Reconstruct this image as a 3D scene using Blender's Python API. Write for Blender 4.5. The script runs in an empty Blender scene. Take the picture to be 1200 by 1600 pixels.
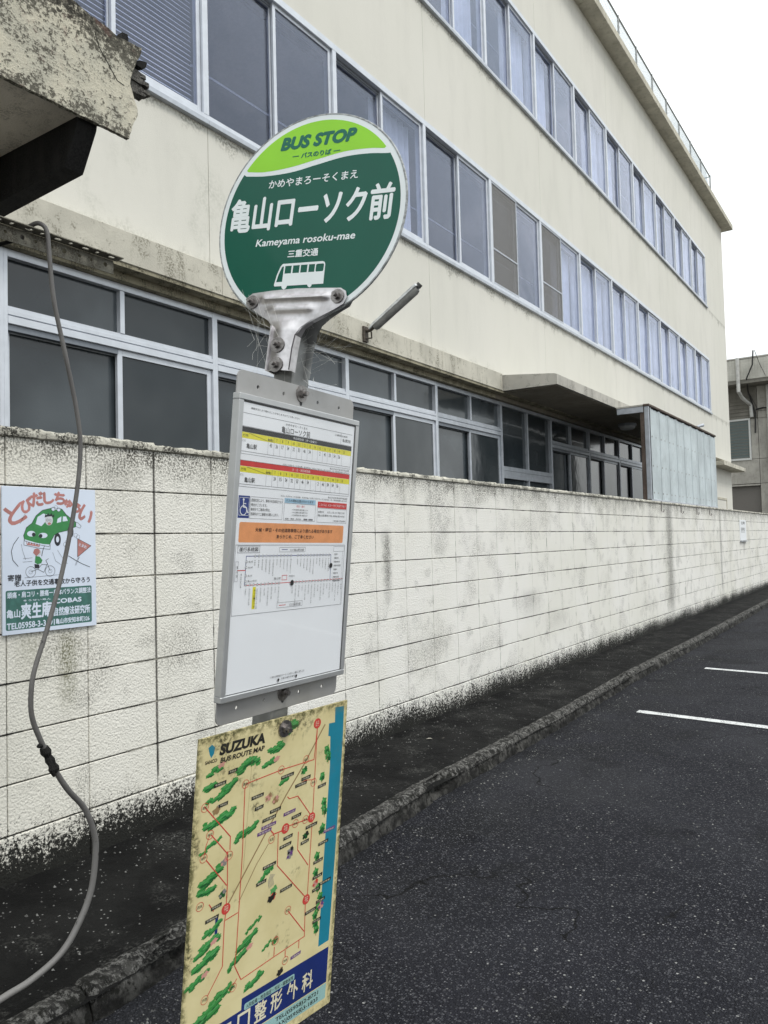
import bpy, math, random
from mathutils import Vector, Matrix, noise
R = math.radians
rnd = random.Random(7)
SC = bpy.context.scene
COL = SC.collection

# ---------------------------------------------------------------- camera
cam_d = bpy.data.cameras.new('camera')
cam = bpy.data.objects.new('camera', cam_d); COL.objects.link(cam)
cam_d.sensor_fit = 'VERTICAL'; cam_d.sensor_height = 36; cam_d.lens = 1230 / 1600 * 36
cam_d.clip_start = 0.05; cam_d.clip_end = 3000
rx = Vector((0.8294, 0.5581, -0.0260)); dn = Vector((-0.0440, 0.0189, -0.9989)); fw = Vector((-0.5569, 0.8296, 0.0402))
cam.matrix_world = Matrix(((rx.x, -dn.x, -fw.x, 0), (rx.y, -dn.y, -fw.y, 0), (rx.z, -dn.z, -fw.z, 1.5), (0, 0, 0, 1)))
SC.camera = cam

# ---------------------------------------------------------------- sky, sun, exposure
SUN_EL, SUN_AZ = R(52), R(62)      # high hazy sun over the road side
w = bpy.data.worlds.new('World'); SC.world = w; w.use_nodes = True
nt = w.node_tree; nt.nodes.clear()
wo = nt.nodes.new('ShaderNodeOutputWorld'); bg = nt.nodes.new('ShaderNodeBackground')
sky = nt.nodes.new('ShaderNodeTexSky'); sky.sky_type = 'NISHITA'; sky.sun_disc = False
sky.sun_elevation = SUN_EL; sky.sun_rotation = SUN_AZ
tc = nt.nodes.new('ShaderNodeTexCoord'); mp = nt.nodes.new('ShaderNodeMapping'); mp.inputs['Scale'].default_value = (1, 1, 2.6)
nz = nt.nodes.new('ShaderNodeTexNoise'); nz.inputs['Scale'].default_value = 2.2; nz.inputs['Detail'].default_value = 6; nz.inputs['Roughness'].default_value = .55
cr = nt.nodes.new('ShaderNodeValToRGB')
cr.color_ramp.elements[0].position = .34; cr.color_ramp.elements[0].color = (9.2, 10.0, 10.3, 1)
cr.color_ramp.elements[1].position = .62; cr.color_ramp.elements[1].color = (14.4, 14.7, 14.6, 1)
mx = nt.nodes.new('ShaderNodeMix'); mx.data_type = 'RGBA'; mx.inputs[0].default_value = .93
nt.links.new(tc.outputs['Generated'], mp.inputs[0]); nt.links.new(mp.outputs[0], nz.inputs['Vector'])
nt.links.new(nz.outputs['Fac'], cr.inputs[0]); nt.links.new(sky.outputs[0], mx.inputs[6])
# overcast dome: brighter overhead than at the horizon
sx = nt.nodes.new('ShaderNodeSeparateXYZ'); nt.links.new(tc.outputs['Generated'], sx.inputs[0])
ma = nt.nodes.new('ShaderNodeMath'); ma.operation = 'MULTIPLY_ADD'; ma.inputs[1].default_value = .62; ma.inputs[2].default_value = .58; ma.use_clamp = False
mz = nt.nodes.new('ShaderNodeMath'); mz.operation = 'MAXIMUM'; mz.inputs[1].default_value = 0; nt.links.new(sx.outputs[2], mz.inputs[0]); nt.links.new(mz.outputs[0], ma.inputs[0])
vm = nt.nodes.new('ShaderNodeVectorMath'); vm.operation = 'SCALE'; nt.links.new(cr.outputs[0], vm.inputs[0]); nt.links.new(ma.outputs[0], vm.inputs['Scale'])
nt.links.new(vm.outputs[0], mx.inputs[7])
nt.links.new(mx.outputs[2], bg.inputs['Color']); bg.inputs['Strength'].default_value = .1
nt.links.new(bg.outputs[0], wo.inputs[0])
sd = bpy.data.lights.new('sun', 'SUN'); sd.energy = 1.2; sd.angle = R(18); sd.color = (1, .965, .91)
sun = bpy.data.objects.new('sun', sd); COL.objects.link(sun)
sv = Vector((math.sin(SUN_AZ) * math.cos(SUN_EL), -math.cos(SUN_AZ) * math.cos(SUN_EL) * .6, math.sin(SUN_EL)))
sun.rotation_euler = sv.to_track_quat('Z', 'Y').to_euler(); sun.location = (8, -6, 20)
SC.view_settings.view_transform = 'Standard'; SC.view_settings.look = 'None'
SC.view_settings.exposure = 0.43; SC.view_settings.gamma = 1; SC.view_settings.use_curve_mapping = False

# ================================================================ helpers
WM = {}
def _reg(o, parent, M):
    COL.objects.link(o)
    if parent is not None:
        o.parent = parent; o.matrix_basis = WM[parent.name].inverted() @ M
    else:
        o.matrix_basis = M
    WM[o.name] = M
    return o
def T(x, y, z): return Matrix.Translation((x, y, z))
def thing(name, label, cat, loc=(0, 0, 0), group=None):
    o = bpy.data.objects.new(name, None); o.empty_display_size = .2
    _reg(o, None, T(*loc)); tag(o, label, cat, group); return o
def tag(o, label=None, cat=None, group=None, kind=None):
    if label: o['label'] = label
    if cat: o['category'] = cat
    if group: o['group'] = group
    if kind: o['kind'] = kind
    return o
def add(name, mesh, parent=None, M=None, kind=None, label=None):
    o = bpy.data.objects.new(name, mesh); _reg(o, parent, M or Matrix())
    if kind: o['kind'] = kind
    if label: o['label'] = label
    return o

class MB:
    def __init__(s): s.v = []; s.f = []
    def box(s, x0, x1, y0, y1, z0, z1, c=0.0, M=None):
        """box with optional chamfered edges"""
        n = len(s.v)
        if c <= 0:
            p = [(x, y, z) for x in (x0, x1) for y in (y0, y1) for z in (z0, z1)]
            f = [(0, 1, 3, 2), (4, 6, 7, 5), (0, 4, 5, 1), (2, 3, 7, 6), (0, 2, 6, 4), (1, 5, 7, 3)]
        else:
            p = []; idx = {}
            for i, x in enumerate((x0, x1)):
                for j, y in enumerate((y0, y1)):
                    for k, z in enumerate((z0, z1)):
                        dx = c if i == 0 else -c; dy = c if j == 0 else -c; dz = c if k == 0 else -c
                        idx[i, j, k, 'x'] = len(p); p.append((x, y + dy, z + dz))
                        idx[i, j, k, 'y'] = len(p); p.append((x + dx, y, z + dz))
                        idx[i, j, k, 'z'] = len(p); p.append((x + dx, y + dy, z))
            I = lambda i, j, k, a: idx[i, j, k, a]
            f = []
            for i in (0, 1):
                q = [I(i, 0, 0, 'x'), I(i, 1, 0, 'x'), I(i, 1, 1, 'x'), I(i, 0, 1, 'x')]; f.append(q if i else q[::-1])
                q = [I(0, i, 0, 'y'), I(1, i, 0, 'y'), I(1, i, 1, 'y'), I(0, i, 1, 'y')]; f.append(q[::-1] if i else q)
                q = [I(0, 0, i, 'z'), I(1, 0, i, 'z'), I(1, 1, i, 'z'), I(0, 1, i, 'z')]; f.append(q if i else q[::-1])
            for a in (0, 1):
                for b in (0, 1):
                    q = [I(0, a, b, 'y'), I(1, a, b, 'y'), I(1, a, b, 'z'), I(0, a, b, 'z')]; f.append(q)
                    q = [I(a, 0, b, 'x'), I(a, 1, b, 'x'), I(a, 1, b, 'z'), I(a, 0, b, 'z')]; f.append(q)
                    q = [I(a, b, 0, 'x'), I(a, b, 1, 'x'), I(a, b, 1, 'y'), I(a, b, 0, 'y')]; f.append(q)
            for i in (0, 1):
                for j in (0, 1):
                    for k in (0, 1): f.append([I(i, j, k, 'x'), I(i, j, k, 'y'), I(i, j, k, 'z')])
        if M: p = [tuple(M @ Vector(q)) for q in p]
        s.v += p; s.f += [tuple(n + i for i in q) for q in f]; return s
    def prism(s, pts, a, b, fn):
        """polygon pts (u,v) extruded between w=a and w=b; fn maps (u,v,w) to xyz"""
        n = len(s.v); k = len(pts)
        s.v += [fn(u, v, a) for u, v in pts] + [fn(u, v, b) for u, v in pts]
        s.f.append(tuple(range(n, n + k))[::-1]); s.f.append(tuple(range(n + k, n + 2 * k)))
        for i in range(k): s.f.append((n + i, n + (i + 1) % k, n + k + (i + 1) % k, n + k + i))
        return s
    def tube(s, pts, r, seg=10, cap=True, rs=None):
        pts = [Vector(p) for p in pts]; n0 = len(s.v); prev = None
        for i, p in enumerate(pts):
            t = (pts[min(i + 1, len(pts) - 1)] - pts[max(i - 1, 0)]).normalized()
            if prev is None:
                a = t.cross(Vector((0, 0, 1)) if abs(t.z) < .9 else Vector((1, 0, 0))).normalized()
            else:
                a = (prev - t * prev.dot(t)).normalized()
            prev = a; b = t.cross(a); rr = rs[i] if rs else r
            for k in range(seg):
                an = 2 * math.pi * k / seg; s.v.append(tuple(p + (a * math.cos(an) + b * math.sin(an)) * rr))
        for i in range(len(pts) - 1):
            for k in range(seg):
                k2 = (k + 1) % seg
                s.f.append((n0 + i * seg + k, n0 + i * seg + k2, n0 + (i + 1) * seg + k2, n0 + (i + 1) * seg + k))
        if cap:
            s.f.append(tuple(n0 + k for k in range(seg))[::-1]); e = n0 + (len(pts) - 1) * seg
            s.f.append(tuple(e + k for k in range(seg)))
        return s
    def mesh(s, name, m, smooth=False):
        me = bpy.data.meshes.new(name); me.from_pydata(s.v, [], s.f); me.materials.append(m)
        me.update()
        import bmesh
        bm = bmesh.new(); bm.from_mesh(me); bmesh.ops.recalc_face_normals(bm, faces=bm.faces); bm.to_mesh(me); bm.free()
        if smooth:
            for p in me.polygons: p.use_smooth = True
            try: me.set_sharp_from_angle(angle=R(38))
            except Exception: pass
        return me
    def build(s, name, m, parent=None, M=None, smooth=False, kind=None, label=None):
        return add(name, s.mesh(name, m, smooth), parent, M, kind, label)

def curve_solid(outer, holes, t, w0=0.0):
    """flat plate with holes -> (verts, faces), lying in uv, thickness t from w0"""
    c = bpy.data.curves.new('c', 'CURVE'); c.dimensions = '2D'; c.fill_mode = 'BOTH'; c.extrude = t / 2
    for pl in [outer] + holes:
        sp = c.splines.new('POLY'); sp.points.add(len(pl) - 1); sp.use_cyclic_u = True
        for i, (u, v) in enumerate(pl): sp.points[i].co = (u, v, 0, 1)
    o = bpy.data.objects.new('c', c); COL.objects.link(o); bpy.context.view_layer.update()
    me = bpy.data.meshes.new_from_object(o.evaluated_get(bpy.context.evaluated_depsgraph_get()))
    vs = [(v.co.x, v.co.y, v.co.z + t / 2 + w0) for v in me.vertices]; fs = [tuple(p.vertices) for p in me.polygons]
    bpy.data.objects.remove(o); bpy.data.curves.remove(c); bpy.data.meshes.remove(me)
    return vs, fs
def circ(cx, cy, r, n=20, ry=None, a0=0):
    return [(cx + r * math.cos(a0 + 2 * math.pi * i / n), cy + (ry or r) * math.sin(a0 + 2 * math.pi * i / n)) for i in range(n)]
def rrect(x0, x1, y0, y1, r, n=5):
    p = []
    for cx, cy, a in ((x1 - r, y1 - r, 0), (x0 + r, y1 - r, 90), (x0 + r, y0 + r, 180), (x1 - r, y0 + r, 270)):
        for i in range(n + 1):
            an = R(a + 90 * i / n); p.append((cx + r * math.cos(an), cy + r * math.sin(an)))
    return p

_tcache = {}
def text_geo(body, bold=0.0, shear=0.0):
    k = (body, bold, shear)
    if k in _tcache: return _tcache[k]
    c = bpy.data.curves.new('t', 'FONT'); c.body = body; c.offset = bold; c.shear = shear; c.resolution_u = 3; c.fill_mode = 'FRONT'
    o = bpy.data.objects.new('t', c); COL.objects.link(o); bpy.context.view_layer.update()
    me = bpy.data.meshes.new_from_object(o.evaluated_get(bpy.context.evaluated_depsgraph_get()))
    vs = [(v.co.x, v.co.y) for v in me.vertices]; fs = [tuple(p.vertices) for p in me.polygons]
    bpy.data.objects.remove(o); bpy.data.curves.remove(c); bpy.data.meshes.remove(me)
    if vs:
        xs = [a for a, b in vs]; ys = [b for a, b in vs]; x0, x1, y0, y1 = min(xs), max(xs), min(ys), max(ys)
        vs = [((a - x0) / max(x1 - x0, 1e-6), (b - y0) / max(y1 - y0, 1e-6)) for a, b in vs]
    _tcache[k] = (vs, fs); return vs, fs

class Print:
    """flat print lying on a board; coordinates in mm in the board's own plane"""
    def __init__(s, w): s.v = []; s.f = []; s.w = w
    def poly(s, pts):
        n = len(s.v); s.w += .004; s.v += [(u / 1000, v / 1000, s.w / 1000) for u, v in pts]; s.f.append(tuple(range(n, n + len(pts)))); return s
    def rect(s, x0, x1, y0, y1): return s.poly([(x0, y0), (x1, y0), (x1, y1), (x0, y1)])
    def frame(s, x0, x1, y0, y1, t): return s.line([(x0, y0), (x1, y0), (x1, y1), (x0, y1)], t, True)
    def line(s, pts, t, closed=False):
        n = len(pts); L = []; s.w += .004
        for i in range(n):
            a = Vector(pts[(i - 1) % n]) if closed or i > 0 else None; b = Vector(pts[i]); c = Vector(pts[(i + 1) % n]) if closed or i < n - 1 else None
            d1 = (b - a).normalized() if a is not None and (b - a).length > 1e-9 else None
            d2 = (c - b).normalized() if c is not None and (c - b).length > 1e-9 else None
            if d1 is None: d1 = d2
            if d2 is None: d2 = d1
            nn = Vector((-(d1 + d2).y, (d1 + d2).x))
            if nn.length < 1e-4: nn = Vector((-d1.y, d1.x))
            nn.normalize(); k = max(.4, nn.dot(Vector((-d1.y, d1.x)))); L.append((b + nn * t / 2 / k, b - nn * t / 2 / k))
        b0 = len(s.v)
        for p, q in L: s.v += [(p.x / 1000, p.y / 1000, s.w / 1000), (q.x / 1000, q.y / 1000, s.w / 1000)]
        for i in range(n if closed else n - 1):
            j = (i + 1) % n; s.f.append((b0 + 2 * i, b0 + 2 * i + 1, b0 + 2 * j + 1, b0 + 2 * j))
        return s
    def circle(s, cx, cy, r, n=24, ry=None): return s.poly(circ(cx, cy, r, n, ry))
    def ring(s, cx, cy, r, t, n=20): return s.line(circ(cx, cy, r, n), t, True)
    def text(s, body, x0, x1, y0, y1, bold=0.0, shear=0.0, rot=0, dy=0.0, h=0.0):
        if h:
            for a, b in ((h, 0), (-h, 0), (0, h), (0, -h)): s.text(body, x0 + a, x1 + a, y0 + b, y1 + b, bold, shear, rot, dy)
        vs, fs = text_geo(body, bold, shear); n = len(s.v); s.w += .004
        mx_, my_ = (x0 + x1) / 2, (y0 + y1) / 2; ca, sa = math.cos(R(rot)), math.sin(R(rot))
        for a, b in vs:
            x = x0 + a * (x1 - x0) - mx_; y = y0 + b * (y1 - y0) + dy * (a - .5) - my_
            s.v.append(((mx_ + x * ca - y * sa) / 1000, (my_ + x * sa + y * ca) / 1000, s.w / 1000))
        s.f += [tuple(n + i for i in f) for f in fs]; return s
    def build(s, name, m, parent, M, label=None):
        me = bpy.data.meshes.new(name); me.from_pydata(s.v, [], s.f); me.materials.append(m); me.update()
        return add(name, me, parent, M, None, label)
def frameM(c, r, n):
    r = Vector(r); n = Vector(n).normalized(); r = (r - n * r.dot(n)).normalized(); u = n.cross(r)
    return Matrix(((r.x, u.x, n.x, c[0]), (r.y, u.y, n.y, c[1]), (r.z, u.z, n.z, c[2]), (0, 0, 0, 1)))

# ---------------------------------------------------------------- node expressions
class E:
    def __init__(s, g, sock): s.g = g; s.s = sock
    def _m(s, op, *a, clamp=False):
        n = s.g.nodes.new('ShaderNodeMath'); n.operation = op; n.use_clamp = clamp
        for i, x in enumerate((s,) + a):
            if isinstance(x, E): s.g.links.new(x.s, n.inputs[i])
            else: n.inputs[i].default_value = x
        return E(s.g, n.outputs[0])
    def __add__(s, o): return s._m('ADD', o)
    __radd__ = __add__
    def __sub__(s, o): return s._m('SUBTRACT', o)
    def __rsub__(s, o): return (s * -1.0)._m('ADD', o)
    def __mul__(s, o): return s._m('MULTIPLY', o)
    __rmul__ = __mul__
    def __truediv__(s, o): return s._m('DIVIDE', o)
    def gt(s, o, soft=None):
        return s._m('GREATER_THAN', o)
    def sat(s): return s._m('ADD', 0.0, clamp=True)
    def abs(s): return s._m('ABSOLUTE')
    def max(s, o): return s._m('MAXIMUM', o)
    def min(s, o): return s._m('MINIMUM', o)
    def pow(s, o): return s._m('POWER', o)
    def ss(s, a, b):   # smooth step
        n = s.g.nodes.new('ShaderNodeMapRange'); n.interpolation_type = 'SMOOTHSTEP'
        s.g.links.new(s.s, n.inputs[0])
        for i, x in ((1, a), (2, b)):
            if isinstance(x, E): s.g.links.new(x.s, n.inputs[i])
            else: n.inputs[i].default_value = x
        return E(s.g, n.outputs[0])
class Mat:
    def __init__(s, name):
        s.m = bpy.data.materials.new(name); s.m.use_nodes = True; s.g = s.m.node_tree; s.p = s.g.nodes['Principled BSDF']
        s.out = s.g.nodes['Material Output']; s._pos = None
    def pos(s):
        if s._pos is None:
            n = s.g.nodes.new('ShaderNodeNewGeometry'); s._pos = n.outputs['Position']
            x = s.g.nodes.new('ShaderNodeSeparateXYZ'); s.g.links.new(s._pos, x.inputs[0]); s.x, s.y, s.z = (E(s.g, x.outputs[i]) for i in range(3))
        return s._pos
    def obj(s):
        n = s.g.nodes.new('ShaderNodeTexCoord'); s._pos = n.outputs['Object']
        x = s.g.nodes.new('ShaderNodeSeparateXYZ'); s.g.links.new(s._pos, x.inputs[0]); s.x, s.y, s.z = (E(s.g, x.outputs[i]) for i in range(3))
        return s
    def noise(s, scale, detail=4, rough=.55, stretch=(1, 1, 1), off=0.0, col=False):
        v = s.pos(); mp = s.g.nodes.new('ShaderNodeMapping'); mp.inputs['Scale'].default_value = stretch; mp.inputs['Location'].default_value = (off, off * 1.7, off * .6)
        s.g.links.new(v, mp.inputs[0]); n = s.g.nodes.new('ShaderNodeTexNoise'); n.inputs['Scale'].default_value = scale
        n.inputs['Detail'].default_value = detail; n.inputs['Roughness'].default_value = rough; s.g.links.new(mp.outputs[0], n.inputs['Vector'])
        return E(s.g, n.outputs['Fac'])
    def voro(s, scale, feature='F1', rand=1.0, out='Distance'):
        v = s.pos(); n = s.g.nodes.new('ShaderNodeTexVoronoi'); n.feature = feature; n.inputs['Scale'].default_value = scale; n.inputs['Randomness'].default_value = rand
        s.g.links.new(v, n.inputs['Vector'])
        if out == 'Color':
            x = s.g.nodes.new('ShaderNodeSeparateXYZ'); s.g.links.new(n.outputs['Color'], x.inputs[0]); return E(s.g, n.outputs['Distance']), E(s.g, x.outputs[0])
        return E(s.g, n.outputs[out])
    def rgb(s, c):
        n = s.g.nodes.new('ShaderNodeRGB'); n.outputs[0].default_value = (*c, 1); return n.outputs[0]
    def mix(s, fac, a, b):
        n = s.g.nodes.new('ShaderNodeMix'); n.data_type = 'RGBA'
        if isinstance(fac, E): s.g.links.new(fac.s, n.inputs[0])
        else: n.inputs[0].default_value = fac
        for i, c in ((6, a), (7, b)):
            if isinstance(c, tuple): n.inputs[i].default_value = (*c, 1)
            else: s.g.links.new(c, n.inputs[i])
        return n.outputs[2]
    def color(s, c):
        if isinstance(c, tuple): s.p.inputs['Base Color'].default_value = (*c, 1)
        else: s.g.links.new(c, s.p.inputs['Base Color'])
        return s
    def set(s, **k):
        names = dict(rough='Roughness', metal='Metallic', spec='Specular IOR Level', coat='Coat Weight', coatr='Coat Roughness', ior='IOR')
        for a, v in k.items():
            i = s.p.inputs[names[a]]
            if isinstance(v, E): s.g.links.new(v.s, i)
            else: i.default_value = v
        return s
    def bump(s, h, dist, strength=1.0):
        n = s.g.nodes.new('ShaderNodeBump'); n.inputs['Distance'].default_value = dist; n.inputs['Strength'].default_value = strength
        s.g.links.new(h.s, n.inputs['Height']); s.g.links.new(n.outputs[0], s.p.inputs['Normal']); return s
def flat(name, c, rough=.5, metal=0.0, coat=0.0, spec=.5, wear=0.06, scale=40, bump=0.0):
    m = Mat(name); n = m.noise(scale, 4); d = tuple(x * (1 - wear * 2) for x in c)
    m.color(m.mix(n.ss(.3, .7), d, c)); m.set(rough=rough, metal=metal, coat=coat, spec=spec)
    if bump: m.bump(m.noise(scale * 3, 3), bump)
    return m.m

# ================================================================ materials
def wall_paint(name, base, core=False):
    m = Mat(name); m.pos(); y, z = m.y, m.z
    big = m.noise(1.1, 3, .5); c = m.mix(big.ss(.3, .7), base, tuple(a * b for a, b in zip(base, (.93, .93, .90))))
    c = m.mix(y.ss(4.2, 1.6) * .55, c, (base[0] * .96, base[1] * .94, base[2] * .86))
    fine = m.noise(95, 4, .65); med = m.noise(22, 5, .6, off=4)
    # scattered grey mildew in patches
    pat = m.noise(2.6, 3, .55, off=9).ss(.50, .68); c = m.mix(pat * fine.ss(.48, .58) * .6, c, (.17, .16, .14)); c = m.mix((fine * .5 + m.noise(150, 3, .7, off=5) * .5).ss(.56, .62) * (y.ss(6, 2) * .28 + .10), c, (.22, .21, .18))
    pat2 = m.noise(5.5, 3, .55, off=2).ss(.56, .68) * m.noise(160, 3, .6).ss(.52, .58); c = m.mix(pat2 * .65, c, (.07, .068, .06))
    # drips under the coping
    drip = m.noise(9, 4, .6, stretch=(1, 1, .12), off=3)
    d = (z + drip * .34).ss(2.10, 2.20) * fine.ss(.40, .56) * drip.ss(.38, .55); c = m.mix(d * .9, c, (.06, .057, .05))
    d = (z + m.noise(5, 4, .6, off=14) * .5).ss(2.02, 2.24) * fine.ss(.47, .56); c = m.mix(d * .75, c, (.09, .085, .07))
    # run-off streaks that start at the panel posts and joints
    def streak(c, y0, wd, z0, z1, amt, col, soft=.25):
        g = ((y - y0).abs() * (1 / wd) + med * 1.1 - .45).ss(1.0, .1)
        return m.mix(g * z.ss(z0 - soft * .4, z0 + soft) * z.ss(z1 + .05, z1 - .1) * fine.ss(.30, .62) * amt, c, col)
    c = streak(c, 13.25, .36, .25, 2.02, .85, (.06, .058, .05)); c = streak(c, 17.35, .16, .30, 2.02, .7, (.06, .058, .05))
    c = streak(c, 4.95, .10, 1.05, 1.60, .85, (.05, .048, .04)); c = streak(c, 2.24, .10, .75, 1.15, .8, (.12, .12, .05))
    c = streak(c, 2.05, .12, .92, 1.16, .55, (.15, .15, .07)); c = streak(c, 20.0, .22, 1.0, 1.40, .5, (.1, .095, .085))
    c = streak(c, 2.55, .20, 1.70, 2.0, .35, (.08, .08, .06)); c = streak(c, 7.6, .5, .72, .98, .6, (.09, .085, .08)); c = streak(c, 5.6, .5, .58, .74, .6, (.1, .095, .085))
    c = streak(c, 8.3, .6, .52, .72, .5, (.1, .095, .085)); c = streak(c, 12.2, .3, 1.5, 1.9, .3, (.1, .095, .085))
    # black growth creeping up from the pavement
    up = m.noise(22, 4, .6, stretch=(1, 1, .22), off=1) * .5 + m.noise(1.6, 3, .5, off=15) * .5; sp = m.noise(74, 6, .82, off=6)
    thr = (z - .12) * 1.15 + .585 - up * .40 - y.ss(3.4, 1.8) * .045
    g = (sp - thr).ss(-.015, .03); c = m.mix(g, c, (.016, .016, .014))
    if core:
        j = m.noise(4.2, 4, .6, off=11); c = m.mix((j * .85 + fine * .40).ss(.50, .60), c, (.022, .021, .018))
    if not core:      # grime that has settled along the mortar lines, in patches
        fzz = ((2.02 - z) * (1 / .218))._m('FRACT'); fyy = ((y - 2.351) * (1 / .4085) + 40.0)._m('FRACT')
        dz = fzz.min(1.0 - fzz) * .218; dy_ = fyy.min(1.0 - fyy) * .4085
        jn = m.noise(2.3, 4, .65, off=17); jn2 = m.noise(2.9, 4, .65, off=23)
        gz = (dz + fine * .010 - .005).ss(.0085, .001) * jn.ss(.50, .60); gy = (dy_ + fine * .008 - .004).ss(.0070, .001) * jn2.ss(.54, .62)
        c = m.mix(gz.max(gy) * .92, c, (.035, .033, .028))
        exj = ((y - 2.759).abs() + fine * .012).ss(.018, .008); c = m.mix(exj * z.ss(.3, .4) * .8, c, (.03, .028, .024))
    m.color(c).set(rough=.88, spec=.25)
    h = m.voro(105, 'SMOOTH_F1') * .9 + fine * 1.2 + m.noise(48, 3, .6, off=3) * .45
    m.bump(h, .0048 if not core else .004, .85)
    return m.m
M_BLOCK = wall_paint('painted_block', (.785, .770, .730))
M_CORE = wall_paint('painted_joint', (.56, .535, .48), core=True)

def facade_paint(name, base):
    m = Mat(name); m.pos(); y, z = m.y, m.z
    c = m.mix(m.noise(.5, 4, .5).ss(.3, .7), base, tuple(a * b for a, b in zip(base, (.955, .96, .95))))
    c = m.mix(m.noise(3, 4, .6, stretch=(1, 1, .3)).ss(.42, .75) * .42, c, tuple(a * .84 for a in base))
    fine = m.noise(45, 4, .65); dr = m.noise(3.5, 4, .6, stretch=(1, 1, .13), off=5)
    for zt in (5.03, 8.15):                       # dirt run-off under the two rows of sills
        g = (z - zt + dr * .55).ss(.15, .30) * z.ss(zt + .06, zt) * fine.ss(.40, .62); c = m.mix(g * .75, c, (.12, .115, .085))
    g = (dr * 1.1 - (z - 3.78) * 2.0).ss(.25, .62) * fine.ss(.38, .60) * y.ss(11.5, 9.5); c = m.mix(g * .40, c, (.19, .19, .145))
    g = m.noise(1.6, 4, .6, off=21).ss(.52, .70) * y.ss(6.2, 4.5) * z.ss(4.9, 4.3) * fine.ss(.3, .65); c = m.mix(g * .38, c, (.24, .26, .20))
    g = (z - 10.2).ss(0, 1.1) * dr.ss(.52, .68) * fine.ss(.42, .6); c = m.mix(g * .3, c, (.25, .24, .2))
    m.color(c).set(rough=.8, spec=.3); m.bump(m.noise(120, 3, .6) + m.noise(14, 3) * .7, .0022); return m.m
M_FAC = facade_paint('facade_paint', (.665, .648, .590))
def concrete(name, base, dark=(.05, .048, .04), amt=.6, patchy=.5, bump=.003, sc=1.0, speck=.5):
    m = Mat(name); m.pos()
    c = m.mix(m.noise(2.2 * sc, 4, .6).ss(.3, .7), base, tuple(a * .78 for a in base))
    dr = m.noise(6 * sc, 4, .6, stretch=(1, 1, .25), off=3); f = m.noise(70 * sc, 5, .7)
    c = m.mix(dr.ss(patchy, patchy + .16) * f.ss(.40, .58) * amt, c, dark)
    c = m.mix(m.noise(9 * sc, 5, .7, off=8).ss(.52, .62) * f.ss(speck - .04, speck + .06) * amt, c, dark)
    m.color(c).set(rough=.88, spec=.25); m.bump(f + m.noise(240 * sc, 2) * .4, bump); return m.m
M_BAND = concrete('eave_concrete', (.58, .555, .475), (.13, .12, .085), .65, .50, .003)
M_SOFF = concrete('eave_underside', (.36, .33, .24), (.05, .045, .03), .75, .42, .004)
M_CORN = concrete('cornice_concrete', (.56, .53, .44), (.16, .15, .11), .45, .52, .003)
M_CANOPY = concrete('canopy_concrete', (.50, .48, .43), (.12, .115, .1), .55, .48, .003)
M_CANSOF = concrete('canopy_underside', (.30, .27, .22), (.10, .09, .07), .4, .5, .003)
M_COPE = concrete('coping_mortar', (.62, .60, .52), (.03, .028, .024), .95, .44, .006, 1.4, .47)
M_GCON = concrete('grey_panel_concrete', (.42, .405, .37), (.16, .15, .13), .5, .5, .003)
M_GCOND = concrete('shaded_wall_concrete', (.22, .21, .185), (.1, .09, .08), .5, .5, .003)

def asphalt():
    m = Mat('asphalt'); m.pos()
    b = m.mix(m.noise(1.3, 4, .6).ss(.3, .7), (.0110, .0114, .0160), (.0200, .0206, .0265))
    b = m.mix(m.x.ss(-1.2, -2.3) * m.noise(2.2, 3).ss(.3, .6) * .6, b, (.008, .0085, .0085))
    d1, r1 = m.voro(120, out='Color'); b = m.mix(d1.ss(.60, .30) * r1.ss(.50, .95) * .85, b, (.085, .087, .098))
    d0, r0 = m.voro(64, out='Color'); b = m.mix(d0.ss(.42, .30) * r0.gt(.80) * .55, b, (.11, .11, .12))
    d2, r2 = m.voro(46, out='Color'); b = m.mix(d2.ss(.24, .17) * r2.gt(.93) * .9, b, (.34, .34, .33))
    d3, r3 = m.voro(85, out='Color'); b = m.mix(d3.ss(.30, .20) * r3.gt(.88) * .8, b, (.22, .22, .225))
    b = m.mix(m.noise(.7, 4, .6, off=12).ss(.45, .66) * .45, b, (.042, .043, .048)); b = m.mix(m.noise(1.9, 5, .65, off=31).ss(.54, .70) * .55, b, (.006, .006, .0065))
    w1 = m.g.nodes.new('ShaderNodeVectorMath'); w1.operation = 'ADD'; nn = m.g.nodes.new('ShaderNodeTexNoise'); nn.inputs['Scale'].default_value = 3; nn.inputs['Detail'].default_value = 5
    m.g.links.new(m.pos(), nn.inputs['Vector']); sc_ = m.g.nodes.new('ShaderNodeVectorMath'); sc_.operation = 'SCALE'; sc_.inputs['Scale'].default_value = .5; m.g.links.new(nn.outputs['Color'], sc_.inputs[0])
    m.g.links.new(m.pos(), w1.inputs[0]); m.g.links.new(sc_.outputs[0], w1.inputs[1]); vo = m.g.nodes.new('ShaderNodeTexVoronoi'); vo.feature = 'DISTANCE_TO_EDGE'; vo.inputs['Scale'].default_value = .42; m.g.links.new(w1.outputs[0], vo.inputs['Vector'])
    b = m.mix(E(m.g, vo.outputs['Distance']).ss(.0045, .001) * m.noise(1.1, 2, off=6).ss(.48, .56) * .85, b, (.003, .003, .003))
    m.color(b).set(rough=.8, spec=.12)
    m.bump(d1 * -1.0 + m.noise(60, 4, .7) * 1.2, .009, 1.0); return m.m
M_ROAD = asphalt()
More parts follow.
